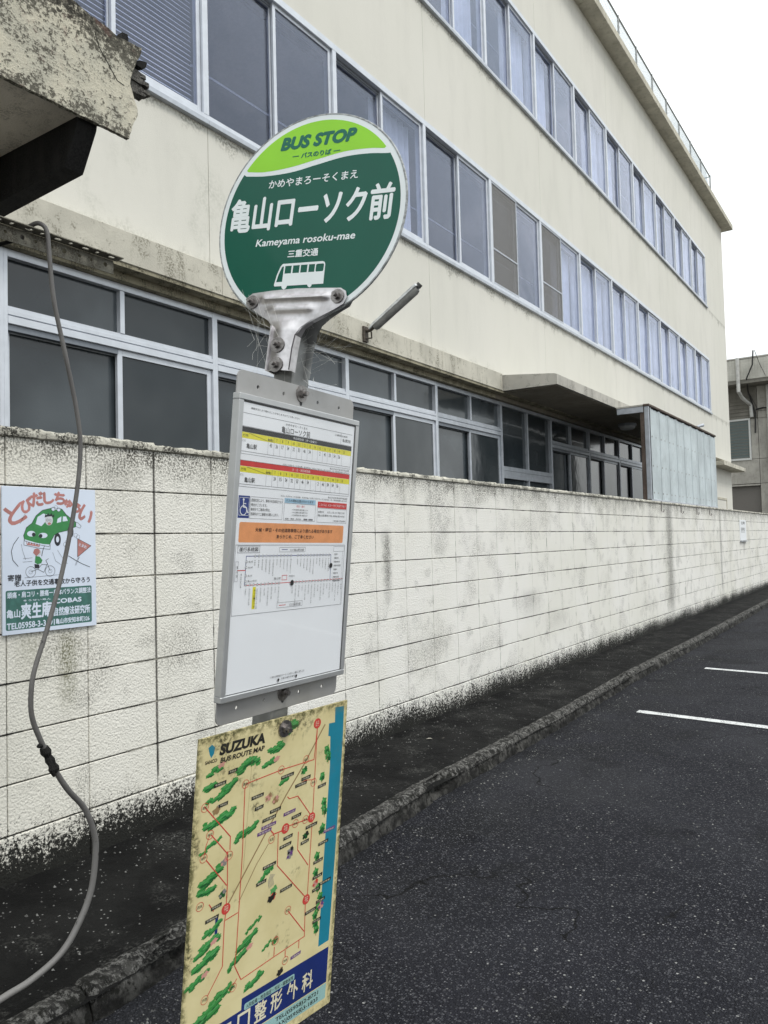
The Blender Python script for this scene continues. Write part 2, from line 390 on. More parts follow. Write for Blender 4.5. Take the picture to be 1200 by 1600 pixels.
def pave():
    m = Mat('dirty_pavement'); m.pos()
    b = m.mix(m.noise(3, 5, .65).ss(.35, .7), (.006, .006, .006), (.015, .015, .0145))
    f = m.noise(70, 5, .75); b = m.mix(m.noise(4, 4, .6, off=5).ss(.50, .72) * f.ss(.50, .58) * .75, b, (.10, .10, .093))
    d2, r2 = m.voro(60, out='Color'); b = m.mix(d2.ss(.26, .17) * r2.gt(.87) * m.noise(6, 2).ss(.4, .6), b, (.30, .30, .29))
    m.color(b).set(rough=.9, spec=.12); m.bump(f + m.noise(14, 4, .6) * 2.2, .011); return m.m
M_PAVE = pave()
def kerbm():
    m = Mat('worn_kerb'); m.pos()
    f = m.noise(48, 6, .78, stretch=(1, 1, .55)); b = m.mix(m.noise(11, 5, .65).ss(.40, .66), (.012, .0115, .011), (.075, .073, .068))
    b = m.mix(f.ss(.48, .58) * m.z.ss(.02, .09) * .85, b, (.20, .196, .185)); b = m.mix(m.noise(24, 5, .7, off=3).ss(.50, .60), b, (.014, .014, .012))
    m.color(b).set(rough=.9, spec=.2); m.bump(f + m.noise(150, 3, .6) * .4, .012); return m.m
M_KERB = kerbm()
def line_paint():
    m = Mat('road_paint'); m.pos(); f = m.noise(70, 5, .7)
    m.color(m.mix((f + (m.voro(64) * -.25)).ss(.38, .50) * m.noise(7, 3).ss(.30, .55), (.62, .63, .63), (.06, .06, .07))).set(rough=.7); m.bump(f, .003); return m.m
M_LINE = line_paint()
M_ALU = flat('pale_aluminium', (.62, .65, .70), .38, .3, wear=.05, scale=9)
M_ALU1 = flat('weathered_aluminium', (.47, .50, .545), .42, .35, wear=.09, scale=12)
M_ALUD = flat('shadowed_track', (.20, .22, .25), .5, .3)
def glass(name, tint, refl=(.85, .89, 1.0), rough=.015, ior=1.65, bump=.0006):
    m = Mat(name); g = m.g; g.nodes.remove(m.p)
    fr = g.nodes.new('ShaderNodeFresnel'); gb = g.nodes.new('ShaderNodeNewGeometry'); bf = E(g, gb.outputs['Backfacing']); io = bf * (1 / ior - ior) + ior; g.links.new(io.s, fr.inputs[0])
    tr = g.nodes.new('ShaderNodeBsdfTransparent'); tr.inputs[0].default_value = (*tint, 1)
    gl = g.nodes.new('ShaderNodeBsdfGlossy'); gl.inputs[0].default_value = (*refl, 1); gl.inputs['Roughness'].default_value = rough
    if bump:
        n = m.noise(1.3, 2); b = g.nodes.new('ShaderNodeBump'); b.inputs['Distance'].default_value = bump * 30; g.links.new(n.s, b.inputs['Height']); g.links.new(b.outputs[0], gl.inputs['Normal'])
    mx = g.nodes.new('ShaderNodeMixShader'); g.links.new(fr.outputs[0], mx.inputs[0]); g.links.new(tr.outputs[0], mx.inputs[1]); g.links.new(gl.outputs[0], mx.inputs[2])
    g.links.new(mx.outputs[0], m.out.inputs[0]); return m.m
M_GLASS = glass('blue_tinted_glass', (.84, .86, .93))
M_COVER = glass('clear_cover', (.985, .985, .985), (1, 1, 1), .03, 1.22, 0)
def frosted():
    m = Mat('frosted_glass'); m.pos()
    m.color(m.mix(m.noise(.9, 3, .5).ss(.3, .7), (.008, .013, .017), (.060, .072, .080))).set(rough=.16, spec=.5, ior=1.5, coat=.3, coatr=.03)  # broad tonal noise paints the dark-to-pale reflection gradient into the pane colour
    m.bump(m.voro(110, 'SMOOTH_F1') + m.noise(60, 3), .0005, .7); return m.m
M_FROST = frosted()
def frosted_plain():
    m = Mat('obscured_glass'); m.pos()
    m.color(m.mix(m.noise(.7, 3, .5, off=3).ss(.3, .7), (.016, .022, .026), (.062, .070, .074))).set(rough=.10, spec=.5, ior=1.5)  # reflection gradient put into the base colour as large soft noise
    m.bump(m.noise(1.6, 3), .012, .6); return m.m
M_FROST2 = frosted_plain()
M_CURT = flat('white_curtain', (.76, .78, .79), .9, wear=.08, scale=5)
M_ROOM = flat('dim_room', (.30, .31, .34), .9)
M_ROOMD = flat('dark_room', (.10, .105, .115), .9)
M_BLIND = flat('blind_slat', (.78, .82, .88), .45, .1)
def screenm():
    m = Mat('insect_screen'); g = m.g; m.color((.24, .235, .23)).set(rough=.7); t = g.nodes.new('ShaderNodeBsdfTransparent'); mx = g.nodes.new('ShaderNodeMixShader'); mx.inputs[0].default_value = .52
    g.links.new(t.outputs[0], mx.inputs[1]); g.links.new(m.p.outputs[0], mx.inputs[2]); g.links.new(mx.outputs[0], m.out.inputs[0]); return m.m
M_SCREEN = screenm()
M_STEEL = flat('galvanised_post', (.32, .325, .32), .55, .75, wear=.14, scale=25)
def steel_press():
    m = Mat('pressed_steel'); m.obj(); m.color(m.mix(m.noise(60, 3).ss(.3, .7), (.62, .60, .61), (.50, .485, .49))).set(metal=.95, rough=.27 + m.noise(30, 3) * .15); return m.m
M_PRESS = steel_press()
M_BOLT = flat('bolt_steel', (.34, .32, .31), .38, .9, wear=.2, scale=120)
def greyplate():
    m = Mat('grey_plate'); m.obj(); m.color(m.mix(m.noise(14, 4).ss(.3, .7), (.40, .395, .39), (.35, .345, .335))).set(rough=.42, metal=.35); return m.m
M_PLATE = greyplate()
M_FRM = flat('silver_frame', (.52, .53, .535), .36, .6, wear=.05, scale=15)
M_FRMD = flat('frame_gasket', (.03, .03, .032), .6)
M_PAPER = flat('paper', (.84, .86, .89), .6, wear=.015, scale=6)
M_INK = flat('black_ink', (.018, .018, .02), .5)
M_INKG = flat('grey_ink', (.16, .16, .18), .5)
M_YEL = flat('yellow_ink', (.78, .72, .04), .5); M_RED = flat('red_ink', (.62, .035, .035), .5); M_ORG = flat('orange_ink', (.80, .34, .14), .5)
M_BLUE = flat('blue_ink', (.015, .04, .22), .5); M_LBL = flat('pale_blue_ink', (.36, .56, .72), .5); M_WINK = flat('white_ink', (.80, .82, .84), .5)
def sheetm(name, c, rough=.34, coat=.10):
    m = Mat(name); m.obj(); m.color(m.mix(m.noise(8, 3).ss(.3, .7), c, tuple(a * .93 for a in c))).set(rough=rough, coat=coat, coatr=.06, spec=.28); return m.m
M_DWHITE = sheetm('sign_white', (.74, .79, .80)); M_DGREEN = sheetm('sign_dark_green', (.001, .088, .056)); M_LIME = sheetm('sign_lime', (.28, .64, .03))
M_DINK = sheetm('sign_green_ink', (.006, .13, .085))
def mapm(name, c, stain=1.0):
    m = Mat(name); m.obj(); x, y = m.x, m.y
    b = m.mix(m.noise(9, 4).ss(.3, .7), c, tuple(a * k for a, k in zip(c, (.88, .86, .80))))
    b = m.mix(m.noise(60, 3, .6, stretch=(.12, 1, 1), off=2).ss(.5, .8) * .12, b, tuple(a * .75 for a in c))
    f = m.noise(85, 5, .7); k = m.noise(13, 4, .65, stretch=(1, .6, 1), off=7)
    e = x.abs().ss(.185, .210).max(y.ss(.31, .352)).max(y.ss(-.31, -.35))
    b = m.mix((k * .85 + e * .30 + y.ss(-.1, .33) * .08).ss(.50, .82) * f.ss(.36, .62) * (stain * .75), b, (.20, .17, .075))
    b = m.mix(((k + e * .10 + y.ss(.1, .34) * .06).ss(.60, .74) * f.ss(.48, .60)) * (stain * .8), b, (.035, .033, .018))
    e2 = x.abs().ss(.199, .206).max(y.ss(.338, .348)); b = m.mix(e2 * f.ss(.35, .62) * .65 * stain, b, (.10, .10, .035))
    m.color(b).set(rough=.5, spec=.35); return m.m
M_MAP = mapm('faded_map', (.70, .62, .35)); M_SEA = mapm('map_sea', (.015, .22, .33), .55); M_NAVY = mapm('map_navy', (.012, .028, .16), .3)
M_MG = mapm('map_green', (.045, .27, .06), .35); M_MG2 = mapm('map_light_green', (.10, .36, .12), .3); M_MGD = mapm('map_dark_green', (.015, .10, .03), .3)
M_MRED = mapm('map_red', (.60, .06, .05), .25); M_MBR = mapm('map_brown', (.30, .20, .10), .3); M_MBLK = mapm('map_black', (.022, .022, .02), .1); M_MPUR = mapm('map_purple', (.14, .06, .22), .2)
M_MPALE = mapm('map_pale', (.30, .50, .50), .3); M_MPINK = mapm('map_pink', (.60, .30, .26), .3); M_MWH = mapm('map_white', (.72, .68, .52), .3); M_MGREY = mapm('map_grey', (.25, .24, .24), .3)
M_PW = flat('poster_white', (.66, .73, .85), .35, coat=.2, wear=.02, scale=6); M_PRED = flat('poster_faded_red', (.50, .21, .19), .4, wear=.12, scale=20)
M_PG = flat('poster_green', (.04, .24, .07), .4); M_PDG = flat('poster_dark_green', (.055, .17, .145), .4, wear=.15, scale=30); M_PBK = flat('poster_black', (.02, .022, .03), .4); M_PSK = flat('poster_pale', (.60, .62, .66), .4)

# ================================================================ ground, road, pavement
def grid(x0, x1, y0, y1, nx, ny, fz):
    b = MB()
    for j in range(ny + 1):
        for i in range(nx + 1):
            x = x0 + (x1 - x0) * i / nx; y = y0 + (y1 - y0) * j / ny; b.v.append((x, y, fz(x, y)))
    for j in range(ny):
        for i in range(nx):
            a = j * (nx + 1) + i; b.f.append((a, a + 1, a + nx + 2, a + nx + 1))
    return b
M_GROUND = concrete('bare_ground', (.20, .19, .165), (.07, .068, .06), .5, .5, .006)
tag(MB().box(-400, 400, -400, 600, -.6, -.15).build('ground', M_GROUND), kind='structure')
def road_z(x, y):
    z = noise.noise((x * .5, y * .5, 0)) * .012
    for a, b, h, s in ((-1.93, 3.62, .020, .075), (-1.02, 4.20, .020, .075)): z += h * math.exp(-(((x - a) / s) ** 2 + ((y - b) / (s * .6)) ** 2))
    return z - .006
rb = grid(-2.75, 1.25, 0, 10, 100, 250, road_z)
tag(rb.build('road', M_ROAD, smooth=True), kind='structure'); road = bpy.data.objects['road']
for (x0, x1, y0, y1) in ((-2.75, 1.25, -30, 0), (1.25, 9, -30, 40), (-2.75, 1.25, 10, 40)):
    grid(x0, x1, y0, y1, 30, 40, lambda x, y: (road_z(x, y) if not (x <= 1.25 and y >= 0 and y <= 10) else road_z(x, y))).build('road_surface', M_ROAD, road)
# parking bay lines, square to the wall
for i, yl in enumerate((6.88, 9.47, 14.65, 19.85)):
    b = MB(); n = 240; x0 = -2.04 + .01 * i
    for k in range(n + 1):
        x = x0 + 5.0 * k / n; yy = yl - (x + 2.05) * .11
        wv = .050 + .008 * noise.noise((x * 9, yl, 0)) + .004 * noise.noise((x * 40, yl, 0)); z0 = max(road_z(x, yy - .05), road_z(x, yy + .05), road_z(x, yy)) + .005
        b.v += [(x, yy - wv, z0), (x, yy + wv, z0)]
    for k in range(n): b.f.append((2 * k, 2 * k + 2, 2 * k + 3, 2 * k + 1))
    b.build('parking_line', M_LINE, road)
# pavement between kerb and wall
def kx(y):      # road-side top edge of the kerb
    t = [(-30, -2.05), (0, -2.15), (1.5, -2.21), (3, -2.29), (4, -2.36), (5, -2.37), (6.4, -2.38), (8.2, -2.45), (11, -2.46), (18, -2.54), (40, -2.75)]
    for (a, b), (c, d) in zip(t, t[1:]):
        if y <= c: return b + (d - b) * (y - a) / (c - a)
    return t[-1][1]
def pz(x, y): return .072 + noise.noise((x * 1.5, y * 1.5, 3)) * .012 + noise.noise((x * 7, y * 7, 8)) * .005 - .02 * max(0, 1 - abs(x + 2.6) / .22)
pb = grid(0, 1, 0, 12, 26, 260, lambda x, y: 0)
pb.v = [((-3.32 + (kx(y) - .03 + 3.32) * x), y, pz(-3.32 + (kx(y) + 3.22) * x, y)) for x, y, z in pb.v]
pv = tag(pb.build('sidewalk', M_PAVE, smooth=True), kind='structure')
for (y0, y1) in ((-30, 0), (12, 40)):
    g = grid(0, 1, y0, y1, 8, 120, lambda x, y: 0); g.v = [((-3.32 + (kx(y) - .03 + 3.32) * x), y, pz(-3.32 + (kx(y) + 3.22) * x, y)) for x, y, z in g.v]
    g.build('paving_surface', M_PAVE, pv, smooth=True)
tag(MB().box(-60, -3.42, -30, 80, -.1, .06).build('factory_yard', M_GROUND), kind='structure')
# kerb: cast stones, worn round and chipped
kb = MB().box(-3.0, -2.6, -8, -7.9, .0, .01); kerb = thing('kerb', 'long low concrete kerb, worn and chipped, between dark asphalt and pavement', 'kerb', (-2.4, 0, 0)); kerb['kind'] = 'structure'; del kerb['category'], kerb['label']
def kerb_mesh(y0, y1, fine):
    b = MB(); W = .135; ny = max(4, int((y1 - y0) / fine)); prof = []
    base = [(0.030, -.03), (0.022, .012), (.014, .042), (.003, .070), (-.010, .086), (-.028, .094), (-.055, .096), (-.078, .094), (-.094, .086), (-.10, .055)]
    for (a, c), (d, e) in zip(base, base[1:]):
        k = max(1, int(math.hypot(d - a, e - c) / fine))
        for i in range(k): prof.append((a + (d - a) * i / k, c + (e - c) * i / k))
    prof.append(base[-1]); m = len(prof)
    for j in range(ny + 1):
        y = y0 + (y1 - y0) * j / ny; X = kx(y) - .045; en = min(j, ny - j); sh = .010 if en == 0 else (.003 if en == 1 and fine < .03 else 0)
        for i, (px, pz_) in enumerate(prof):
            u = Vector((X + px, y, pz_)); n = noise.noise(u * 9) * .009 + noise.noise(u * 26) * .007 + noise.noise(u * 70) * .005
            chip = max(0, noise.noise((y * 2.3, 5, 0)) - .12) * .07 * (1 if .035 < pz_ and px > -.05 else .2)
            k = 1 if px > -.1 else .5
            b.v.append((X + px + (n * k - chip) * (1 if px > -.03 else .2) - sh * (1 if px > -.02 else 0), y, pz_ + n * .7 * k - chip * .5 - sh))
    for j in range(ny):
        for i in range(m - 1): b.f.append((j * m + i, j * m + i + 1, (j + 1) * m + i + 1, (j + 1) * m + i))
    b.f.append(tuple(range(m))); b.f.append(tuple(ny * m + i for i in range(m))[::-1])
    return b
y = -2.0
while y < 34:
    kerb_mesh(y + .003, y + .597, .014 if 1 < y < 6 else (.024 if y < 10 and y > 0 else .06)).build('kerb_stone', M_KERB, kerb, smooth=True); y += .6
# loose grit along the kerb and wall
g = MB()
for i in range(2600):
    if i % 3 == 0: yy = 1.4 + rnd.random() ** 1.6 * 9; x = kx(yy) + .05 + abs(rnd.gauss(0, .10)); z0 = road_z(x, yy)
    elif i % 3 == 1: yy = 1.4 + rnd.random() ** 1.6 * 9; x = -3.28 + rnd.random() * .75; z0 = pz(x, yy) + .001
    else: yy = 1.5 + rnd.random() ** 1.5 * 7; x = -2.2 + rnd.random() * 2.8; z0 = road_z(x, yy)
    s = .002 + rnd.random() ** 3 * .006; n = len(g.v)
    for k in range(4):
        a = k * 1.57 + rnd.random(); g.v.append((x + math.cos(a) * s * (1 + rnd.random() * .5), yy + math.sin(a) * s, z0 - .001))
    g.v.append((x, yy, z0 + s * (.6 + rnd.random() * .4)))
    g.f += [(n, n + 1, n + 4), (n + 1, n + 2, n + 4), (n + 2, n + 3, n + 4), (n + 3, n, n + 4)]
tag(g.build('loose_grit', flat('grit', (.22, .22, .21), .8, wear=.4, scale=90)), 'small pale grit scattered over the asphalt and the dirty pavement', 'grit', kind='stuff')

lf = MB()
for (x, y_, a, s_) in ((-3.02, 4.95, .4, .022), (-2.96, 4.90, 1.7, .014), (-2.7, 3.3, 2.2, .012), (-3.1, 2.9, .9, .015)):
    pass
for nm_, lb_, (x, y_, a, s_) in (('dry_leaf', 'small pale dry leaf lying on the dark pavement close to the wall', (-2.98, 4.95, .4, .024)), ('paper_scrap', 'tiny dark crumpled scrap beside the pale leaf on the pavement', (-2.90, 5.02, 1.7, .018))):
    b = MB(); z0 = pz(x, y_) + .004; ca, sa = math.cos(a), math.sin(a)
    pl_ = [(-1, 0, 0), (-.4, .35, .25), (.4, .3, .3), (1, 0, .1), (.4, -.35, .3), (-.4, -.3, .2), (0, 0, .05)]
    b.v = [(x + (u * ca - v * sa) * s_, y_ + (u * sa + v * ca) * s_, z0 + w_ * s_) for u, v, w_ in pl_]; b.f = [(0, 1, 6), (1, 2, 6), (2, 3, 6), (3, 4, 6), (4, 5, 6), (5, 0, 6)]
    tag(b.build(nm_, flat(nm_ + '_tone', (.42, .40, .34) if nm_ == 'dry_leaf' else (.05, .045, .035), .8)), lb_, 'litter')

# ================================================================ block wall
XW = -3.306
wall = thing('block_wall', 'long cream painted concrete block wall with black mould along its foot', 'wall', (XW - .06, 1, 0))
CW, CH, TOPZ = .4085, .218, 2.02
def block_mesh(w_, h_, seed):
    g_ = .0030; b = MB(); b.box(-.035, 0, .0018, w_ - .0018, g_, h_ - g_, .0030); return b.mesh('block', M_BLOCK)
BM_ = block_mesh(CW, CH, 0)
MB().box(XW - .12, XW - .007, -4.6, 33.5, .26, TOPZ - .002).build('wall_core', M_CORE, wall)
far = MB(); cnt = 0; Y0 = 2.351
fo = MB()
for k in range(-17, 77):
    yb = Y0 + k * CW
    for c in range(8):
        zb = TOPZ - (c + 1) * CH; dx = rnd.uniform(-.0012, .0012)
        if yb > 1.4 and cnt < 300 and yb < 24:
            o = add('block', BM_, wall, T(XW + dx, yb, zb)); cnt += 1
        else:
            far.box(XW - .035 + dx, XW + dx, yb + .0018, yb + CW - .0018, zb + .003, zb + CH - .003)
    b = MB(); zt = TOPZ - 8 * CH
    if k % 3 == 0: MB().box(XW - .13, XW + .004, yb + .003, yb + 3 * CW - .003, -.08, zt - .004, .004).build('foundation_block', M_BLOCK, wall)
far.build('blocks_beyond', M_BLOCK, wall, kind='stuff')
# coping: thin mortar cap pieces, the left run thicker than the right
for k in range(-17, 77):
    yb = Y0 + k * CW; left = k < 1; near = 1.4 < yb < 12
    h0, oh = (.042, .016) if left else (.034, .014)
    b = MB(); n = 26 if near else 3; y1 = yb + CW - .002
    prof = [(-.135, -.004), (-.135, h0 * .8), (-.12, h0), (-.06, h0 + .004), (oh - .012, h0), (oh, h0 * .72), (oh + .002, h0 * .4), (oh, .003), (oh - .014, -.003)]
    for j in range(n + 1):
        yy = yb + .002 + (y1 - yb - .002) * j / n
        for (px, pq) in prof:
            u = Vector((px * 3, yy, pq * 3)); q = noise.noise(u * 16) * .006 + noise.noise(u * 45) * .004 if near else 0
            b.v.append((XW + px + (q if px > -.1 else 0), yy, TOPZ + pq + (q if pq > .01 else q * .6)))
    m_ = len(prof)
    for j in range(n):
        for i in range(m_): b.f.append((j * m_ + i, j * m_ + (i + 1) % m_, (j + 1) * m_ + (i + 1) % m_, (j + 1) * m_ + i))
    b.f += [tuple(range(m_)), tuple(n * m_ + i for i in range(m_))[::-1]]
    b.build('coping_stone', M_COPE, wall, smooth=True)

# ================================================================ factory building
XF = -4.75
fac = thing('factory_building', 'three storey cream factory building with long rows of sliding windows', 'building', (-9, 12, 0))
YA, YB = -3.0, 27.1
BAY = 1.8; B0 = 4.56
def panel_row(z0, z1, x=XF, t=.22, first=-3, ya=YA, name='wall_panel'):
    ys = [ya] + [B0 + .02 + 3.62 * i for i in range(-1, 7)] + [YB]
    ys = sorted(v for v in ys if ya <= v <= YB)
    for a, c in zip(ys, ys[1:]):
        if c - a > .05: MB().box(x - t, x, a + .0025, c - .0025, z0, z1, .002).build(name, M_FAC, fac)
Z2S, Z2H, Z3S, Z3H, ZR = 5.07, 6.64, 8.21, 9.71, 11.40
panel_row(3.80, Z2S - .03); panel_row(Z2H + .03, Z3S - .03); panel_row(Z3H + .03, ZR)
MB().box(XF - .21, XF - .014, YA, YB - .01, 3.8, ZR - .01).build('wall_backing', M_GCOND, fac) if False else None
bk = MB()
for z0, z1 in ((3.81, Z2S - .04), (Z2H + .04, Z3S - .04), (Z3H + .04, ZR - .01)): bk.box(XF - .30, XF - .010, YA + .01, YB - .05, z0, z1) if False else bk.box(XF - .30, XF - .2205, YA + .01, YB - .05, z0, z1)
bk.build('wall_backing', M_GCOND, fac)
W2E = B0 + BAY * 11   # last window edge
for z0, z1 in ((Z2S - .03, Z2H + .03), (Z3S - .03, Z3H + .03)):
    MB().box(XF - .22, XF, W2E + .02, YB, z0, z1).build('end_wall_pier', M_FAC, fac)
MB().box(-16, XF - .02, YB - .2, YB - .002, .06, ZR - .02).build('gable_wall', M_FAC, fac)
MB().box(-16, XF - .02, YA, YA + .2, .06, ZR - .02).build('gable_wall', M_FAC, fac)
# roof slab with overhanging cornice
b = MB(); 
for i in range(9):
    a = YA - .3 + i * 3.45; b2 = MB(); b2.box(-16.3 if False else XF - .6, XF + .30, a + .004, min(a + 3.446, YB + .32), ZR + .001, ZR + .16, .006); b2.build('cornice_slab', M_CORN, fac)
MB().box(-16.3, XF - .605, YA - .3, YB + .3, ZR + .001, ZR + .13).build('roof', M_CORN, fac)
# floors and back rooms behind the glass
for z in (3.80, 6.66, 9.73): MB().box(-12, XF - .32, YA + .22, YB - .22, z, z + .22).build('ceiling_slab', M_ROOM, fac)
MB().box(-12.2, -12, YA + .22, YB - .22, .1, 11.2).build('inner_wall', M_ROOM, fac)
# eave band over the ground floor
ys = [YA] + [1.0, 4.58, 8.22, 9.9 - .01]
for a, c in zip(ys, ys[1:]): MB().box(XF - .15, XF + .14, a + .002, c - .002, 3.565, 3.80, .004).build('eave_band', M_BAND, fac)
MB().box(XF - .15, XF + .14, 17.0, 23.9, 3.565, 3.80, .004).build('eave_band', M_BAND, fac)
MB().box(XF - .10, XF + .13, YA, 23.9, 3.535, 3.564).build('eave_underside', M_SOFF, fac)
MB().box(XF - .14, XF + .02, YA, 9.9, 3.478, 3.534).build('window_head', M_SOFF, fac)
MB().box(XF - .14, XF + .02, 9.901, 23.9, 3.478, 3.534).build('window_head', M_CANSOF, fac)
# small ledge at the far end
MB().box(XF - .1, XF + .36, 24.0, YB + .35, 3.50, 3.62, .005).build('ledge', M_BAND, fac)
MB().box(XF - .2, XF - .01, 23.0, YB, .06, 3.499).build('wall_panel', M_FAC, fac)
MB().box(XF - .2, XF - .01, YA, 2.60, .06, 3.47).build('wall_panel', M_FAC, fac)
pr = MB()
for (y0, y1, z0, z1) in ((24.6, 24.66, .1, 2.62), (26.0, 26.06, .1, 2.62), (24.66, 26.0, 2.56, 2.62)): pr.box(XF - .012, XF + .02, y0, y1, z0, z1)
pr.build('door_frame', M_CORN, fac); MB().box(XF - .009, XF + .004, 24.66, 26.0, .1, 2.56).build('door', M_FAC, fac)
# sill drips
for zs, nm in ((Z2S, 0), (Z3S, 1)):
    for k in range(-4, 11): MB().box(XF - .02, XF + .045, B0 + k * BAY + .001, B0 + (k + 1) * BAY - .001, zs - .055, zs - .012, .003).build('window_sill', M_ALU1, fac)

# upstairs window unit: origin at left bottom outside, local y along wall
def frame_mesh(h, name='window'):
    W_ = BAY; b = MB(); f = .05
    b.box(-.11, .012, 0, W_, -.012, .045, .003); b.box(-.11, .012, 0, W_, h - .045, h + .028, .003)
    b.box(-.11, .012, 0, f * .6, .045, h - .045, .002); b.box(-.11, .012, W_ - f * .6, W_, .045, h - .045, .002)
    return b.mesh('window', M_ALU)
def sash_mesh(w_, h_, t=.028, s=.038, m=M_ALU):
    b = MB(); b.box(-t, 0, 0, s, 0, h_, .002); b.box(-t, 0, w_ - s, w_, 0, h_, .002); b.box(-t, 0, s, w_ - s, 0, s * 1.35, .002); b.box(-t, 0, s, w_ - s, h_ - s, h_, .002); return b.mesh('sash', m)
def pane_mesh(w_, h_, m): return MB().box(-.006, 0, 0, w_, 0, h_).mesh('pane', m)
def curtain_mesh(w_, h_, amp=.03, wl=.11, m=M_CURT):
    b = MB(); n = 60
    for j in range(n + 1):
        y_ = w_ * j / n; x_ = amp * math.sin(y_ / wl * 6.28 + 1.3 * math.sin(y_ * 5)) * (1 + .4 * math.sin(y_ * 11))
        b.v += [(x_, y_, 0), (x_ * .7, y_, h_)]
    for j in range(n): b.f.append((2 * j, 2 * j + 2, 2 * j + 3, 2 * j + 1))
    return b.mesh('curtain', m, True)
def blind_mesh(w_, h_):
    b = MB(); n = int(h_ / .042)
    for i in range(n):
        z_ = .02 + i * .042; b.box(-.016, .016, 0, w_, -.0012, .0012, M=T(0, 0, z_) @ Matrix.Rotation(R(48), 4, 'Y'))
    return b.mesh('blind', M_BLIND)
H2, H3 = Z2H - Z2S, Z3H - Z3S
meshes = {}
for h in (H2, H3):
    meshes[h] = dict(fr=frame_mesh(h), sa=sash_mesh(.88, h - .09), pa=pane_mesh(.80, h - .18, M_GLASS), cu=curtain_mesh(.86, h - .1), cul=curtain_mesh(.86, h - .1, .012, .07), bl=blind_mesh(.86, h - .1))
track = MB().box(-.10, -.045, .03, BAY - .03, 0, .03).mesh('head_track', M_ALUD)
scr = sash_mesh(.86, H2 - .09, .016, .026, M_ALU1); scp = MB().box(-.002, 0, 0, .81, 0, H2 - .15).mesh('screen_mesh', M_SCREEN)
scrbar = MB().box(-.012, .0, .026, .834, 0, .022).mesh('screen_bar', M_ALU1)
for fl, (zs, h, X) in enumerate(((Z2S, H2, XF), (Z3S, H3, XF))):
    q = meshes[h]
    for k in range(-4, 11):
        if fl == 1 and k < -1: pass
        yb = B0 + k * BAY; u = add('window', q['fr'], fac, T(X, yb, zs)); last = k
        add('head_track', track, u, T(X, yb, zs + h - .078))
        # left sash on the rear track, right sash in front
        add('sash', q['sa'], u, T(X - .055, yb + .035, zs + .046)); add('pane', q['pa'], u, T(X - .066, yb + .075, zs + .095))
        add('sash', q['sa'], u, T(X - .015, yb + BAY - .035 - .88, zs + .046)); add('pane', q['pa'], u, T(X - .026, yb + BAY - .035 - .84, zs + .095))
        hasc = []
        if fl == 0:
            if k < 0: hasc = [('bl', 0), ('bl', 1)] if k != -1 else [('bl', 0), ('bl', 1)]
            elif k == 0: hasc = []
            elif k == 1: hasc = [('cu', 1)]
            elif k in (4,): hasc = [('cul', 1)]
            elif k >= 5: hasc = [('cul', 0), ('cul', 1)]
        else:
            if k in (1, 2): hasc = [('cu', 1)]
            if k >= 3: hasc = [('cu', k % 2)]
        for c_, s_ in hasc: 
            o = add('blind' if c_ == 'bl' else 'curtain', q[c_], u, T(X - (.13 if c_ == 'bl' else .20), yb + .03 + s_ * .87, zs + .05))
        if fl == 0 and k in (3, 4):
            s_ = add('insect_screen', scr, u, T(X + .006, yb + .035, zs + .046)); 
            add('screen_mesh', scp, u, T(X - .002, yb + .06, zs + .075)); add('screen_bar', scrbar, u, T(X + .0045, yb + .035, zs + .55))
# curtain rails and cross bars seen through the upper glass
for zc in (Z2S + .62, Z3S + .85): MB().box(XF - .30, XF - .285, B0 + .1, W2E - .1, zc, zc + .02).build('curtain_rail', M_ALUD, fac)

